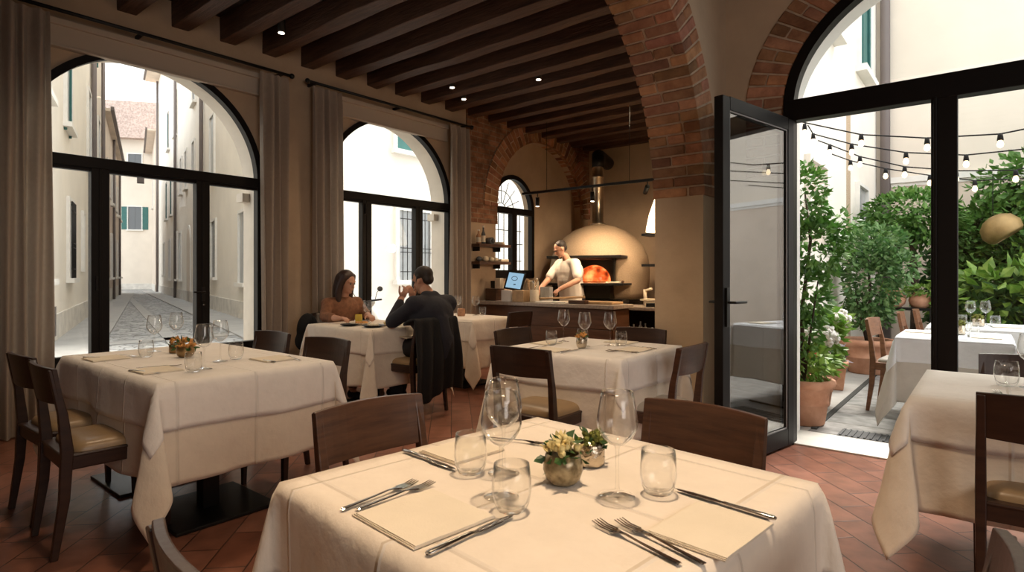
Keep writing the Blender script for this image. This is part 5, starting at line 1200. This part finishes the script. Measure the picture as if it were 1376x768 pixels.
for j in range(9):
    a = PI / 2 * j / 8
    for i in range(n + 1):
        b = PI * i / n; vs_.append((0.27 * math.cos(b) * math.cos(a) + 0.02, -0.33 - 0.20 * math.sin(a), 1.115 + 0.26 * math.sin(b) * math.cos(a) + 0.0))
for j in range(8):
    for i in range(n): q = j * (n + 1) + i; fs.append((q, q + 1, q + n + 2, q + n + 1))
va.add(vs_, fs, True).build('glowing_vault', fire, ov)
MB().span((-0.56, -0.92, 1.47), (0.60, -0.50, 1.51)).build('hood_shelf', blackmetal, ov, bevel=0.004)
MB().span((-0.62, -1.02, 1.065), (0.66, -0.50, 1.095)).build('mouth_shelf', blackmetal, ov, bevel=0.004)
MB().span((-0.50, -0.84, 0.86), (0.42, -0.60, 1.06)).build('front_panel', mat('dark_bronze_panel', (0.035, 0.028, 0.016), 0.35, metal=0.6), ov, bevel=0.004)
mb = MB(); mb.lathe([(0.001, 0.0), (0.70, 0.0), (0.70, 0.80), (0.76, 0.84), (0.001, 0.84)], 40, sy=0.95); mb.span((-0.62, -0.90, 0.80), (0.62, -0.5, 0.85)); mb.span((-0.58, -0.88, 0.0), (-0.54, -0.84, 0.8)); mb.span((0.54, -0.88, 0.0), (0.58, -0.84, 0.8)); mb.build('stand', blackmetal, ov)
fl_ = MB().lathe([(0.10, 2.02), (0.125, 2.03), (0.125, 2.06), (0.09, 2.07), (0.09, 2.80), (0.097, 2.805), (0.097, 2.83), (0.09, 2.835), (0.09, 2.98)], 24, (-0.02, 0, 0)).build('flue_pipe', chimney_m, ov)
MB().tube([(-0.02, 0, 2.97), (-0.02, 0.02, 3.10), (-0.05, 0.12, 3.19), (-0.08, 0.26, 3.21), (-0.12, 0.92, 3.21)], [0.10, 0.105, 0.11, 0.115, 0.115], 16).build('flue_elbow', blackmetal, ov)
o = MB().box((0, 0, 0.012), (0.22, 0.10, 0.024)).build('folded_towel', dough, loc=(-4.32, 7.68, 1.096), rot=(0, 0, R(14)), bevel=0.008); tag(o, 'cream folded towel on right end of the oven shelf', 'towel')
o = MB().ball((0, 0, 0.02), 0.022, 10, 7).build('wooden_ball', counterwood, loc=(-4.18, 7.70, 1.096)); tag(o, 'small round wooden ball beside the towel on the oven shelf', 'ball')
lf = lamp('oven_fire_light', 'POINT', (-4.80, 7.87, 1.22), 3.0, (1.0, 0.35, 0.10), 0.06)
# track light
t = thing('track_light', 'black ceiling track with spot heads over the kitchen counter', 'track light', (0, 0, 0))
MB().span((-5.50, 6.98, 2.43), (-3.22, 7.02, 2.465)).build('track', blackmetal, t)
for x in (-5.05, -3.70): MB().tube([(x, 7.0, 2.46), (x, 7.0, 3.70)], 0.004, 6).build('suspension_wire', blackmetal, t)
for x, tg in ((-5.22, (-5.2, 6.9, 0)), (-4.27, (-4.6, 7.6, 1.4)), (-3.44, (-4.3, 7.9, 1.5))):
    hd = MB().tube([(x, 7.0, 2.43), (x, 7.0, 2.38)], 0.008, 6)
    d = (Vector(tg) - Vector((x, 7.0, 2.36))).normalized(); a_ = Vector((x, 7.0, 2.37))
    if x < -4: d = Vector((0, 0, -1))
    ho = hd.tube([a_, a_ + d * 0.13], 0.030, 14).build('spot_head', blackmetal, t)
    MB().tube([a_ + d * 0.131, a_ + d * 0.134], 0.024, 14).build('lens', lens_m, ho)
    lamp('kitchen_spot', 'SPOT', tuple(a_ + d * 0.15), 42, WARM, 0.03, target=tg, spot=95, blend=0.8)
# pendant
t = thing('pendant_lamp', 'white lit bell pendant lamp half hidden behind the plaster pier', 'pendant lamp', (-3.17, 6.9, 1.76))
MB().lathe([(0.22, 0.0), (0.215, 0.05), (0.18, 0.22), (0.11, 0.42), (0.05, 0.58), (0.02, 0.64)], 28).build('shade', shade_m, t)
MB().tube([(0, 0, 0.63), (0, 0, 1.95)], 0.006, 6).build('cord', black_cloth, t)
lamp('pendant_bulb', 'POINT', (-3.07, 6.9, 1.70), 22, WARM, 0.08)
# shelves left wall
for zi, (zz, lab) in enumerate(((1.66, 'upper dark wooden wall shelf beside the kitchen window'), (1.41, 'lower dark wooden wall shelf beside the kitchen window'))):
    t = thing('wall_shelf', lab, 'shelf', (0, 0, 0), group='dark shelves beside the kitchen window')
    MB().span((-5.745, 6.03, zz - 0.04), (-5.50, 6.72, zz)).build('board', chairwood_f, t, bevel=0.004)
    MB().span((-5.745, 6.15, zz - 0.10), (-5.62, 6.17, zz - 0.04)).span((-5.745, 6.6, zz - 0.10), (-5.62, 6.62, zz - 0.04)).build('bracket', blackmetal, t)
for k, (yy, h, r_, m_, lab) in enumerate(((6.12, 0.20, 0.035, amber, 'amber bottle at left on the upper kitchen shelf'), (6.22, 0.26, 0.03, darkpane, 'tall dark bottle with pale label on the upper kitchen shelf'))):
    t = thing('bottle', lab, 'bottle', (-5.60, yy, 1.66), group='bottles on the upper kitchen shelf')
    MB().lathe([(0.001, 0), (r_, 0), (r_, h * .55), (r_ * .4, h * .72), (r_ * .35, h * .93), (0.001, h * .94)], 16).build('glass', m_, t)
    MB().lathe([(r_ * .45, h * .90), (r_ * .45, h), (0.001, h)], 12).build('cap', white_m, t)
    MB().lathe([(r_ * 1.02, h * .1), (r_ * 1.02, h * .45)], 16).build('label', creamc, t)
o = MB().tube([(-0.05, 0, 0.05), (0.05, 0, 0.05)], 0.05, 16).ball((0.06, 0, 0.05), 0.03, 10, 6).build('jar', darkpane, loc=(-5.60, 6.36, 1.66)); tag(o, 'squat dark jar lying beside bottles on the upper kitchen shelf', 'jar')
for k in range(3):
    o = MB().lathe([(0.001, 0), (0.07 - .008 * k, 0), (0.09 - .008 * k, 0.012), (0.001, 0.010)], 20).build('small_plate', creamc, loc=(-5.60, 6.58, 1.661 + 0.013 * k)); tag(o, ['bottom', 'middle', 'top'][k] + ' small cream plate of the stack on the upper kitchen shelf', 'plate', 'small plates on the upper kitchen shelf')
for k, (yy, r_) in enumerate(((6.14, 0.045), (6.28, 0.05), (6.40, 0.045), (6.50, 0.04))):
    o = MB().ball((0, 0, r_ * .8), (r_, r_, r_ * .8), 14, 8).build('bread_loaf', dough if k else darkpane, loc=(-5.61, yy, 1.41)); tag(o, ['dark round bun at left end of the lower kitchen shelf', 'large pale bun second on the lower kitchen shelf', 'pale bun third on the lower kitchen shelf', 'smallest pale bun right on the lower kitchen shelf'][k], 'bun', 'buns on the lower kitchen shelf')
o = MB().box((0, 0, 0.02), (0.14, 0.18, 0.04)).build('linen_stack', creamc, loc=(-5.60, 6.62, 1.41), bevel=0.008); tag(o, 'flat stack of linen at right end of the lower kitchen shelf', 'linen')
# counter stuff
t = thing('tablet_till', 'black tablet till with lit blue screen on a stand at left of the counter', 'tablet', (-5.18, 6.42, 0.85), R(14))
M_ = Matrix.Translation((0, 0, 0.285)) @ Matrix.Rotation(R(-20), 4, 'X') @ Matrix.Rotation(R(7), 4, 'Y')
MB().box((0, 0, 0), (0.29, 0.022, 0.27), M_).build('body', blackmetal, t, bevel=0.006)
sc_ = MB().box((0, -0.0125, 0), (0.235, 0.002, 0.225), M_).build('screen', screen_m, t)
mb = MB(); mb.tube([(0.045 * math.cos(a) - 0.01, -0.0155, 0.03 + 0.03 * math.sin(a)) for a in [2 * PI * k / 16 for k in range(17)]], 0.004, 6); mb.tube([(0.0, -0.0155, -0.06), (0.03, -0.0155, -0.055)], 0.008, 6)
q = mb.build('screen_symbol', screen_mark, sc_); q.matrix_local = M_
MB().box((0, 0.06, 0.13), (0.07, 0.03, 0.26)).box((0, 0.05, 0.006), (0.16, 0.16, 0.012)).build('stand', blackmetal, t)
def box_thing(name, label, cat, loc, d, m, rz=0, bevel=0.006):
    o = MB().box((0, 0, d[2] / 2), d).build(name, m, loc=loc, rot=(0, 0, rz), bevel=bevel); return tag(o, label, cat)
box_thing('storage_box', 'dark brown box at the far left end of the counter', 'box', (-5.58, 6.45, 0.851), (0.20, 0.2, 0.17), chairwood_f)
box_thing('storage_box', 'black box on top of the dark brown box, left end of counter', 'box', (-5.60, 6.50, 1.023), (0.12, 0.12, 0.11), blackmetal)
box_thing('paper_box', 'cream paper box standing left of the tablet', 'box', (-5.44, 6.38, 1.023), (0.10, 0.08, 0.15), creamc)
box_thing('wooden_crate', 'pale wooden crate under the tablet on the counter', 'crate', (-4.98, 6.30, 0.851), (0.20, 0.14, 0.16), boardwood)
box_thing('menu_stack', 'white menu cards stacked upright before the tablet', 'menus', (-5.20, 6.27, 0.851), (0.17, 0.06, 0.155), white_m)
t = thing('utensil_jar', 'beige jar of kitchen spoons right of the tablet', 'utensil jar', (-4.92, 6.47, 0.851))
MB().lathe([(0.001, 0), (0.055, 0), (0.06, 0.02), (0.06, 0.15), (0.054, 0.15), (0.054, 0.02), (0.001, 0.02)], 20).build('jar', creamc, t)
rn = random.Random(9)
for k in range(7):
    a = rn.uniform(0, 6.28); e = Vector((0.07 * math.cos(a), 0.07 * math.sin(a), 0.26 + 0.05 * rn.random()))
    o = MB().tube([(0.02 * math.cos(a), 0.02 * math.sin(a), 0.03), e], 0.006, 6).ball(e, (0.018, 0.012, 0.028), 8, 6).build('utensil', steel if k % 2 else boardwood, t)
o = MB().lathe([(0.001, 0), (0.06, 0), (0.062, 0.02), (0.062, 0.16), (0.055, 0.165), (0.001, 0.16)], 20).build('canister', creamc, loc=(-4.78, 6.34, 0.851)); tag(o, 'round cream canister in front of the utensil jar', 'canister')
box_thing('storage_box', 'tall beige box below the kitchen window', 'box', (-5.05, 6.62, 0.851), (0.20, 0.12, 0.28), creamc)
box_thing('storage_box', 'wide pale box below the kitchen window behind the chef\'s hand', 'box', (-4.80, 6.65, 0.851), (0.16, 0.09, 0.20), palepane)
box_thing('cutting_board', 'long pale cutting board on the right part of the counter', 'cutting board', (-3.86, 6.50, 0.851), (0.52, 0.30, 0.03), boardwood, 0.02)
box_thing('knife_block', 'dark flat wooden board lying in front of the pale cutting board', 'board', (-4.05, 6.30, 0.851), (0.25, 0.09, 0.045), chairwood_f, 0.02)
o = MB().box((0, 0, 0.008), (0.46, 0.26, 0.016)).build('marble_board', white_m, loc=(-4.50, 6.42, 0.851), rot=(0, 0, 0.1), bevel=0.006); tag(o, 'white board under the chef\'s hands', 'board')
t = thing('pizza_peel', 'pale pizza peel held over the counter by the chef', 'pizza peel', (-4.55, 6.50, 0.885), R(10))
MB().tube([(-0.45, -0.02, 0.0), (0.42, 0.03, 0.04)], 0.013, 8).build('shaft', boardwood, t); MB().box((-0.52, -0.02, 0.0), (0.26, 0.24, 0.012)).build('blade', dough, t, bevel=0.004)
o = MB().lathe([(0.001, 0), (0.13, 0), (0.135, 0.008), (0.11, 0.018), (0.001, 0.016)], 28).build('pizza_dough', dough, loc=(-4.36, 6.55, 0.851)); tag(o, 'flat round of dough on the counter before the chef', 'dough')
# right wall shelving
t = thing('shelving_unit', 'dark shelving partly hidden behind the plaster pier, right of the oven', 'shelves', (0, 0, 0))
MB().span((-3.90, 7.74, 1.78), (-2.90, 8.02, 1.815)).build('shelf', blackmetal, t)
MB().span((-3.90, 7.74, 1.34), (-2.90, 8.02, 1.375)).build('shelf', blackmetal, t)
MB().span((-3.76, 8.02, 0.0), (-2.90, 8.05, 2.0)).build('back_panel', chairwood_f, t)

# ceiling spots
SPX = (-5.14, -5.04, -5.26, -4.06); SPY = (2.885, 5.035, 5.465, 5.465)
def cspot(label, x, y, on=True, target=None, power=30, spot=70):
    t = thing('ceiling_spotlight', label, 'spotlight', (x, y, 3.70), 0, 'small spotlights between the ceiling beams')
    MB().tube([(0, 0, 0), (0, 0, -0.02), (0, 0, -0.215)], [0.03, 0.034, 0.034], 14).build('housing', blackmetal, t)
    MB().tube([(0, 0, -0.216), (0, 0, -0.219)], 0.027, 14).build('lens', lens_m, t)
    if on: lamp('ceiling_spot_light', 'SPOT', (x, y, 3.46), power, WARM, 0.04, target=target or (x, y, 0), spot=spot, blend=0.7)

# ------------------------------------------------------------------ people
def blend_mesh(name, parts, m, parent=None, voxel=0.012, smooth=6):
    mb = MB()
    for p in parts:
        if p[0] == 'c':
            pts, rr = p[1], p[2]
            if not hasattr(rr, '__len__'): rr = [rr] * len(pts)
            for a, b, ra, rb in zip(pts[:-1], pts[1:], rr[:-1], rr[1:]):
                a, b = Vector(a), Vector(b); n_ = max(2, int((b - a).length / 0.03)); sx_ = p[3] if len(p) > 3 else 1.0
                mb.tube([a.lerp(b, i / n_) for i in range(n_ + 1)], [ra + (rb - ra) * i / n_ for i in range(n_ + 1)], 14, sx=sx_)
                mb.ball(a, ra * 0.99, 12, 8); mb.ball(b, rb * 0.99, 12, 8)
        elif p[0] == 'e': mb.ball((0, 0, 0), p[2], 18, 12, Matrix.Translation(p[1]) @ (p[3] if len(p) > 3 else Matrix.Identity(4)))
        elif p[0] == 'b': mb.box(p[1], p[2], rz=p[3] if len(p) > 3 else 0)
    o = mb.build(name, m, fixn=False)
    rm = o.modifiers.new('r', 'REMESH'); rm.mode = 'VOXEL'; rm.voxel_size = voxel; rm.use_smooth_shade = True
    sm_ = o.modifiers.new('s', 'SMOOTH'); sm_.factor = 0.5; sm_.iterations = smooth
    bake(o)
    for q in o.data.polygons: q.use_smooth = True
    if not o.data.materials: o.data.materials.append(m)
    if parent is not None: o.parent = parent
    return o
def head_parts(c, yaw, pitch, s=1.0):
    """head centred at c facing +Y before yaw/pitch"""
    M = Matrix.Rotation(yaw, 4, 'Z') @ Matrix.Rotation(pitch, 4, 'X'); C = Vector(c)
    P = lambda x, y, z: C + (M @ Vector((x, y, z))) * s
    out = [('e', C + (M @ Vector((0, -0.012, 0.03))) * s, (0.074 * s, 0.092 * s, 0.085 * s), M), ('e', P(0, 0.022, -0.035), (0.056 * s, 0.062 * s, 0.075 * s), M),
           ('c', [P(0, 0.083, 0.008), P(0, 0.100, -0.024)], [0.008 * s, 0.013 * s]), ('e', P(0, 0.060, -0.088), (0.026 * s, 0.022 * s, 0.018 * s), M),
           ('c', [P(-0.018, 0.083, -0.056), P(0.018, 0.083, -0.056)], 0.0075 * s), ('c', [P(-0.045, 0.070, 0.025), P(-0.015, 0.084, 0.024)], 0.009 * s), ('c', [P(0.045, 0.070, 0.025), P(0.015, 0.084, 0.024)], 0.009 * s)]
    for q in (-1, 1): out.append(('e', P(q * 0.076, -0.008, -0.008), (0.010 * s, 0.018 * s, 0.030 * s), M))
    return out, P, M
def hand_parts(wrist, d, up, s=1.0, side=1, curl=0.5):
    d = Vector(d).normalized(); up = Vector(up); lat = d.cross(up).normalized() * side; up = lat.cross(d).normalized() * side
    wr_ = Vector(wrist); out = [('e', wr_ + d * 0.045 * s, (0.036 * s, 0.040 * s, 0.018 * s), Matrix((( *lat, 0), (*d, 0), (*up, 0), (0, 0, 0, 1))).transposed())]
    for k, ln in enumerate((0.062, 0.072, 0.068, 0.054)):
        b = wr_ + d * 0.078 * s + lat * (-0.027 + 0.018 * k) * s
        m1 = b + (d * math.cos(curl * .6) - up * math.sin(curl * .6)) * ln * 0.5 * s; m2 = m1 + (d * math.cos(curl * 1.7) - up * math.sin(curl * 1.7)) * ln * 0.5 * s
        out.append(('c', [b, m1, m2], [0.0092 * s, 0.0085 * s, 0.0072 * s]))
    b = wr_ + d * 0.025 * s - lat * 0.030 * s
    out.append(('c', [b, b + (d * .6 - lat * .7 - up * .2) * 0.035 * s, b + (d * 1.2 - lat * .7 - up * .45) * 0.055 * s], [0.012 * s, 0.0105 * s, 0.009 * s]))
    return out
def eyes(P, parent, s=1.0):
    for q in (-1, 1): MB().ball(P(q * 0.030, 0.079, 0.006), 0.0085 * s, 10, 7).build('eye', darkpane, parent)

# woman: sits at left end of the couple's table facing +X (towards the man)
hp, P, M = head_parts((-5.13, 3.60, 1.14), -PI / 2 + R(12), R(-14), 0.98)
wparts = hp + [('c', [(-5.16, 3.60, 1.06), (-5.20, 3.60, 0.97)], [0.048, 0.052]),
    ('c', [(-5.21, 3.42, 0.93), (-5.21, 3.78, 0.93)], 0.055), ('e', (-5.20, 3.60, 0.86), (0.11, 0.165, 0.14)), ('c', [(-5.21, 3.60, 0.82), (-5.25, 3.60, 0.62), (-5.25, 3.60, 0.54)], [0.115, 0.115, 0.14]),
    ('c', [(-5.21, 3.42, 0.92), (-5.13, 3.34, 0.80), (-4.88, 3.33, 0.80)], [0.046, 0.040, 0.026]),
    ('c', [(-5.21, 3.79, 0.92), (-5.12, 3.82, 0.81), (-4.84, 3.66, 0.805)], [0.046, 0.040, 0.026]),
    ('c', [(-5.25, 3.51, 0.56), (-4.84, 3.48, 0.57), (-4.86, 3.48, 0.12)], [0.085, 0.060, 0.042]), ('c', [(-5.25, 3.69, 0.56), (-4.84, 3.70, 0.57), (-4.86, 3.70, 0.12)], [0.085, 0.060, 0.042]),
    ('c', [(-4.86, 3.48, 0.06), (-4.72, 3.47, 0.035)], [0.040, 0.030]), ('c', [(-4.86, 3.70, 0.06), (-4.72, 3.71, 0.035)], [0.040, 0.030])]
wparts += hand_parts((-4.89, 3.33, 0.80), (1, 0.25, 0.05), (0, 0, 1), 0.95, 1, 0.7) + hand_parts((-4.85, 3.665, 0.805), (1, -0.35, 0.0), (0, 0, 1), 0.95, -1, 0.7)
woman = blend_mesh('person', wparts, skin, voxel=0.0065, smooth=3); tag(woman, 'woman with long brown hair in rust blouse, seated by the middle window and eating', 'person')
eyes(P, woman, 0.98)
blend_mesh('blouse', [('c', [(-5.21, 3.42, 0.925), (-5.21, 3.78, 0.925)], 0.066), ('e', (-5.20, 3.60, 0.86), (0.125, 0.185, 0.15)), ('c', [(-5.21, 3.60, 0.82), (-5.25, 3.60, 0.62), (-5.25, 3.60, 0.52)], [0.135, 0.132, 0.155]),
    ('c', [(-5.21, 3.42, 0.92), (-5.13, 3.34, 0.802), (-4.99, 3.335, 0.802)], [0.058, 0.052, 0.044]), ('c', [(-5.21, 3.79, 0.92), (-5.12, 3.82, 0.812), (-4.98, 3.74, 0.808)], [0.058, 0.052, 0.044])], blouse, woman, 0.012)
blend_mesh('trousers', [('c', [(-5.25, 3.51, 0.56), (-4.84, 3.48, 0.57), (-4.86, 3.48, 0.14)], [0.098, 0.070, 0.052]), ('c', [(-5.25, 3.69, 0.56), (-4.84, 3.70, 0.57), (-4.86, 3.70, 0.14)], [0.098, 0.070, 0.052])], trousers_m, woman, 0.014)
hw_ = []
hw_.append(('e', P(0, -0.026, 0.045), (0.086, 0.094, 0.088), M))
for q in (-1, 1):
    hw_.append(('c', [P(q * 0.060, 0.010, 0.07), P(q * 0.082, -0.01, -0.02), P(q * 0.085, -0.01, -0.12), P(q * 0.088, 0.02, -0.21)], [0.032, 0.034, 0.036, 0.022]))
hw_.append(('c', [P(0, -0.085, 0.03), P(0, -0.085, -0.08), P(0, -0.075, -0.19)], [0.065, 0.07, 0.06]))
blend_mesh('hair', hw_, brownhair, woman, 0.009, 4)
blend_mesh('shoe', [('c', [(-4.88, 3.48, 0.05), (-4.71, 3.47, 0.035)], [0.048, 0.036])], black_cloth, woman, 0.012); blend_mesh('shoe', [('c', [(-4.88, 3.70, 0.05), (-4.71, 3.71, 0.035)], [0.048, 0.036])], black_cloth, woman, 0.012)
# black bag / jacket on the woman's chair
bg_ = blend_mesh('handbag', [('e', (-5.42, 3.33, 0.66), (0.07, 0.12, 0.17)), ('e', (-5.42, 3.33, 0.55), (0.08, 0.14, 0.12))], black_cloth, voxel=0.012); tag(bg_, 'black bag hanging at the woman\'s chair back', 'bag')

# man: sits at right end facing -X, leaning on elbows, back turned to us
hp, P, M = head_parts((-3.98, 3.60, 1.17), PI / 2 + R(8), R(-18), 1.03)
mp_ = hp + [('c', [(-3.94, 3.60, 1.08), (-3.88, 3.60, 1.00)], [0.056, 0.064]), ('c', [(-3.87, 3.43, 0.955), (-3.87, 3.78, 0.955)], 0.065), ('e', (-3.86, 3.60, 0.85), (0.13, 0.20, 0.17)),
    ('c', [(-3.86, 3.60, 0.82), (-3.83, 3.62, 0.62), (-3.86, 3.63, 0.56)], [0.14, 0.14, 0.15]),
    ('c', [(-3.88, 3.40, 0.94), (-4.08, 3.33, 0.79), (-4.16, 3.50, 1.00)], [0.056, 0.048, 0.031]), ('c', [(-3.88, 3.80, 0.94), (-4.10, 3.84, 0.79), (-4.18, 3.66, 1.00)], [0.056, 0.048, 0.031]),
    ('c', [(-3.88, 3.54, 0.57), (-4.34, 3.52, 0.57), (-4.24, 3.52, 0.12)], [0.10, 0.068, 0.046]), ('c', [(-3.88, 3.72, 0.57), (-4.36, 3.76, 0.56), (-4.50, 3.78, 0.12)], [0.10, 0.068, 0.046]),
    ('c', [(-4.24, 3.52, 0.06), (-4.40, 3.51, 0.04)], [0.045, 0.035]), ('c', [(-4.50, 3.78, 0.06), (-4.66, 3.79, 0.04)], [0.045, 0.035])]
mp_ += hand_parts((-4.16, 3.50, 1.00), (0.2, 0.5, 0.9), (1, 0, -0.2), 1.0, 1, 0.8) + hand_parts((-4.18, 3.66, 1.00), (0.2, -0.5, 0.9), (1, 0, -0.2), 1.0, -1, 0.8)
man = blend_mesh('person', mp_, skin, voxel=0.0065, smooth=3); tag(man, 'man with short dark hair in navy jacket, back turned, elbows on the couple\'s table', 'person')
eyes(P, man)
blend_mesh('jacket', [('c', [(-3.87, 3.40, 0.955), (-3.87, 3.81, 0.955)], 0.088), ('e', (-3.87, 3.60, 0.86), (0.155, 0.245, 0.18)), ('c', [(-3.86, 3.60, 0.82), (-3.82, 3.62, 0.62), (-3.84, 3.63, 0.52)], [0.165, 0.165, 0.175]),
    ('c', [(-3.88, 3.40, 0.94), (-4.08, 3.33, 0.805), (-4.145, 3.475, 0.965)], [0.074, 0.062, 0.042]), ('c', [(-3.88, 3.80, 0.94), (-4.10, 3.84, 0.805), (-4.165, 3.685, 0.965)], [0.074, 0.062, 0.042]),
    ('c', [(-3.885, 3.55, 1.025), (-3.885, 3.65, 1.025)], 0.056)], navy, man, 0.012)
blend_mesh('trousers', [('c', [(-3.88, 3.54, 0.57), (-4.34, 3.52, 0.57), (-4.24, 3.52, 0.10)], [0.115, 0.080, 0.058]), ('c', [(-3.88, 3.72, 0.57), (-4.36, 3.76, 0.56), (-4.50, 3.78, 0.10)], [0.115, 0.080, 0.058])], trousers_m, man, 0.014)
blend_mesh('hair', [('e', P(0, -0.026, 0.046), (0.081, 0.092, 0.080), M), ('e', P(0, -0.06, -0.005), (0.066, 0.045, 0.055), M), ('c', [P(-0.075, -0.02, 0.03), P(-0.073, 0.005, -0.005)], 0.014), ('c', [P(0.075, -0.02, 0.03), P(0.073, 0.005, -0.005)], 0.014)], darkhair, man, 0.008, 3)
blend_mesh('shoe', [('c', [(-4.22, 3.52, 0.055), (-4.42, 3.51, 0.04)], [0.052, 0.040])], black_cloth, man, 0.012); blend_mesh('shoe', [('c', [(-4.48, 3.78, 0.055), (-4.68, 3.79, 0.04)], [0.052, 0.040])], black_cloth, man, 0.012)
# napkin on his lap
o = MB().box((0, 0, 0), (0.26, 0.20, 0.012)).build('lap_napkin', napkin_m, loc=(-4.12, 3.50, 0.672), rot=(0, R(6), 0.1), bevel=0.004); tag(o, 'cream napkin lying on the man\'s lap', 'napkin')
# coat over his chair
mb = MB(); vs_ = []; fs = []; nu, nv = 40, 34
for j in range(nv + 1):
    v = j / nv
    for i in range(nu + 1):
        u = i / nu; yy = 3.28 + 0.49 * u; ln = 0.66 + 0.05 * math.sin(u * 5 + 1)
        fold = 0.012 * math.sin(u * 26 + v * 2) * min(1, v * 2)
        if v < 0.12: q = v / 0.12; x = -3.865 + 0.13 * q; z = 0.845 - 0.01 * q * q + 0.006 * math.sin(PI * q) - (0.06 * (1 - q))
        else: q = (v - 0.12) / 0.88; x = -3.735 + 0.05 * math.sin(q * 2.2) + fold; z = 0.845 - ln * q
        vs_.append((x, yy + 0.05 * (u - .5) * v, z))
for j in range(nv):
    for i in range(nu): a = j * (nu + 1) + i; fs.append((a, a + 1, a + nu + 2, a + nu + 1))
o = mb.add(vs_, fs, True).build('coat', black_cloth); sd = o.modifiers.new('t', 'SOLIDIFY'); sd.thickness = 0.02; tag(o, 'black coat hung over the back of the man\'s chair', 'coat')

# chef
hp, P, M = head_parts((-4.940, 7.190, 1.60), PI - R(38), R(-28), 1.03)
S = lambda a: a
cp = hp + [('c', [(-4.910, 7.270, 1.50), (-4.890, 7.310, 1.42)], [0.056, 0.064]), ('c', [(-5.060, 7.370, 1.38), (-4.720, 7.250, 1.38)], 0.066), ('e', (-4.880, 7.330, 1.26), (0.19, 0.13, 0.18)), ('c', [(-4.880, 7.350, 1.18), (-4.880, 7.410, 0.95), (-4.880, 7.430, 0.88)], [0.14, 0.13, 0.15]),
    ('c', [(-5.080, 7.360, 1.37), (-5.140, 7.150, 1.14), (-5.100, 6.850, 0.98)], [0.056, 0.044, 0.030]), ('c', [(-4.700, 7.240, 1.37), (-4.580, 7.110, 1.14), (-4.700, 6.830, 1.02)], [0.056, 0.044, 0.030]),
    ('c', [(-4.980, 7.440, 0.88), (-4.980, 7.420, 0.50), (-4.980, 7.470, 0.10)], [0.095, 0.062, 0.046]), ('c', [(-4.790, 7.440, 0.88), (-4.780, 7.420, 0.50), (-4.780, 7.470, 0.10)], [0.095, 0.062, 0.046]),
    ('c', [(-4.980, 7.470, 0.05), (-4.990, 7.330, 0.04)], [0.045, 0.038]), ('c', [(-4.780, 7.470, 0.05), (-4.770, 7.330, 0.04)], [0.045, 0.038])]
cp += hand_parts((-5.100, 6.850, 0.98), (0.05, -0.8, -0.35), (0, -0.3, 1), 1.0, 1, 0.8) + hand_parts((-4.700, 6.830, 1.02), (-0.1, -0.8, -0.4), (0, -0.3, 1), 1.0, -1, 0.8)
chef = blend_mesh('person', cp, skin, voxel=0.0068, smooth=3); tag(chef, 'chef in white short sleeved shirt leaning over the kitchen counter', 'person')
eyes(P, chef)
blend_mesh('shirt', [('c', [(-5.070, 7.370, 1.38), (-4.710, 7.250, 1.38)], 0.084), ('e', (-4.880, 7.330, 1.26), (0.24, 0.17, 0.20)), ('c', [(-4.880, 7.350, 1.18), (-4.880, 7.410, 0.92), (-4.880, 7.430, 0.80)], [0.195, 0.19, 0.20]),
    ('c', [(-5.080, 7.360, 1.37), (-5.130, 7.200, 1.20)], [0.078, 0.070]), ('c', [(-4.700, 7.240, 1.37), (-4.600, 7.140, 1.20)], [0.078, 0.070])], chefwhite, chef, 0.012)
blend_mesh('trousers', [('c', [(-4.980, 7.440, 0.86), (-4.980, 7.420, 0.50), (-4.980, 7.470, 0.08)], [0.115, 0.085, 0.065]), ('c', [(-4.790, 7.440, 0.86), (-4.780, 7.420, 0.50), (-4.780, 7.470, 0.08)], [0.115, 0.085, 0.065])], trousers_m, chef, 0.014)
blend_mesh('hair', [('e', P(0, -0.026, 0.048), (0.081, 0.092, 0.078), M), ('e', P(0, -0.06, -0.005), (0.068, 0.045, 0.055), M)], darkhair, chef, 0.008, 3)
blend_mesh('shoe', [('c', [(-4.980, 7.480, 0.05), (-4.990, 7.310, 0.04)], [0.052, 0.044])], black_cloth, chef, 0.012); blend_mesh('shoe', [('c', [(-4.780, 7.480, 0.05), (-4.770, 7.310, 0.04)], [0.052, 0.044])], black_cloth, chef, 0.012)

# ------------------------------------------------------------------ ceiling spotlights (with their light)
cspot('spotlight above the left curtain, first from left', SPX[0], SPY[0], target=(-3.5, 1.6, 0.75), power=38)
cspot('left one of two spotlights close together above the middle window', SPX[1], SPY[1], target=(-4.5, 3.6, 0.7), power=22)
cspot('right one of two spotlights close together above the middle window', SPX[2], SPY[2], target=(-4.6, 4.8, 0.7), power=22)
cspot('spotlight high above the kitchen, right of the other ones', SPX[3], SPY[3], target=(-3.9, 6.4, 0.8), power=22)
cspot('spotlight over the middle table, hidden by beams above the frame', -2.75, 2.45, target=(-2.1, 3.2, 0.75), power=60, spot=60)
cspot('spotlight over the foreground table, above the frame', -0.75, 1.35, target=(-0.72, 1.15, 0.75), power=98, spot=70)
cspot('spotlight washing the room from above the camera', 0.55, 0.45, target=(-0.6, 1.3, 0.7), power=20, spot=90)
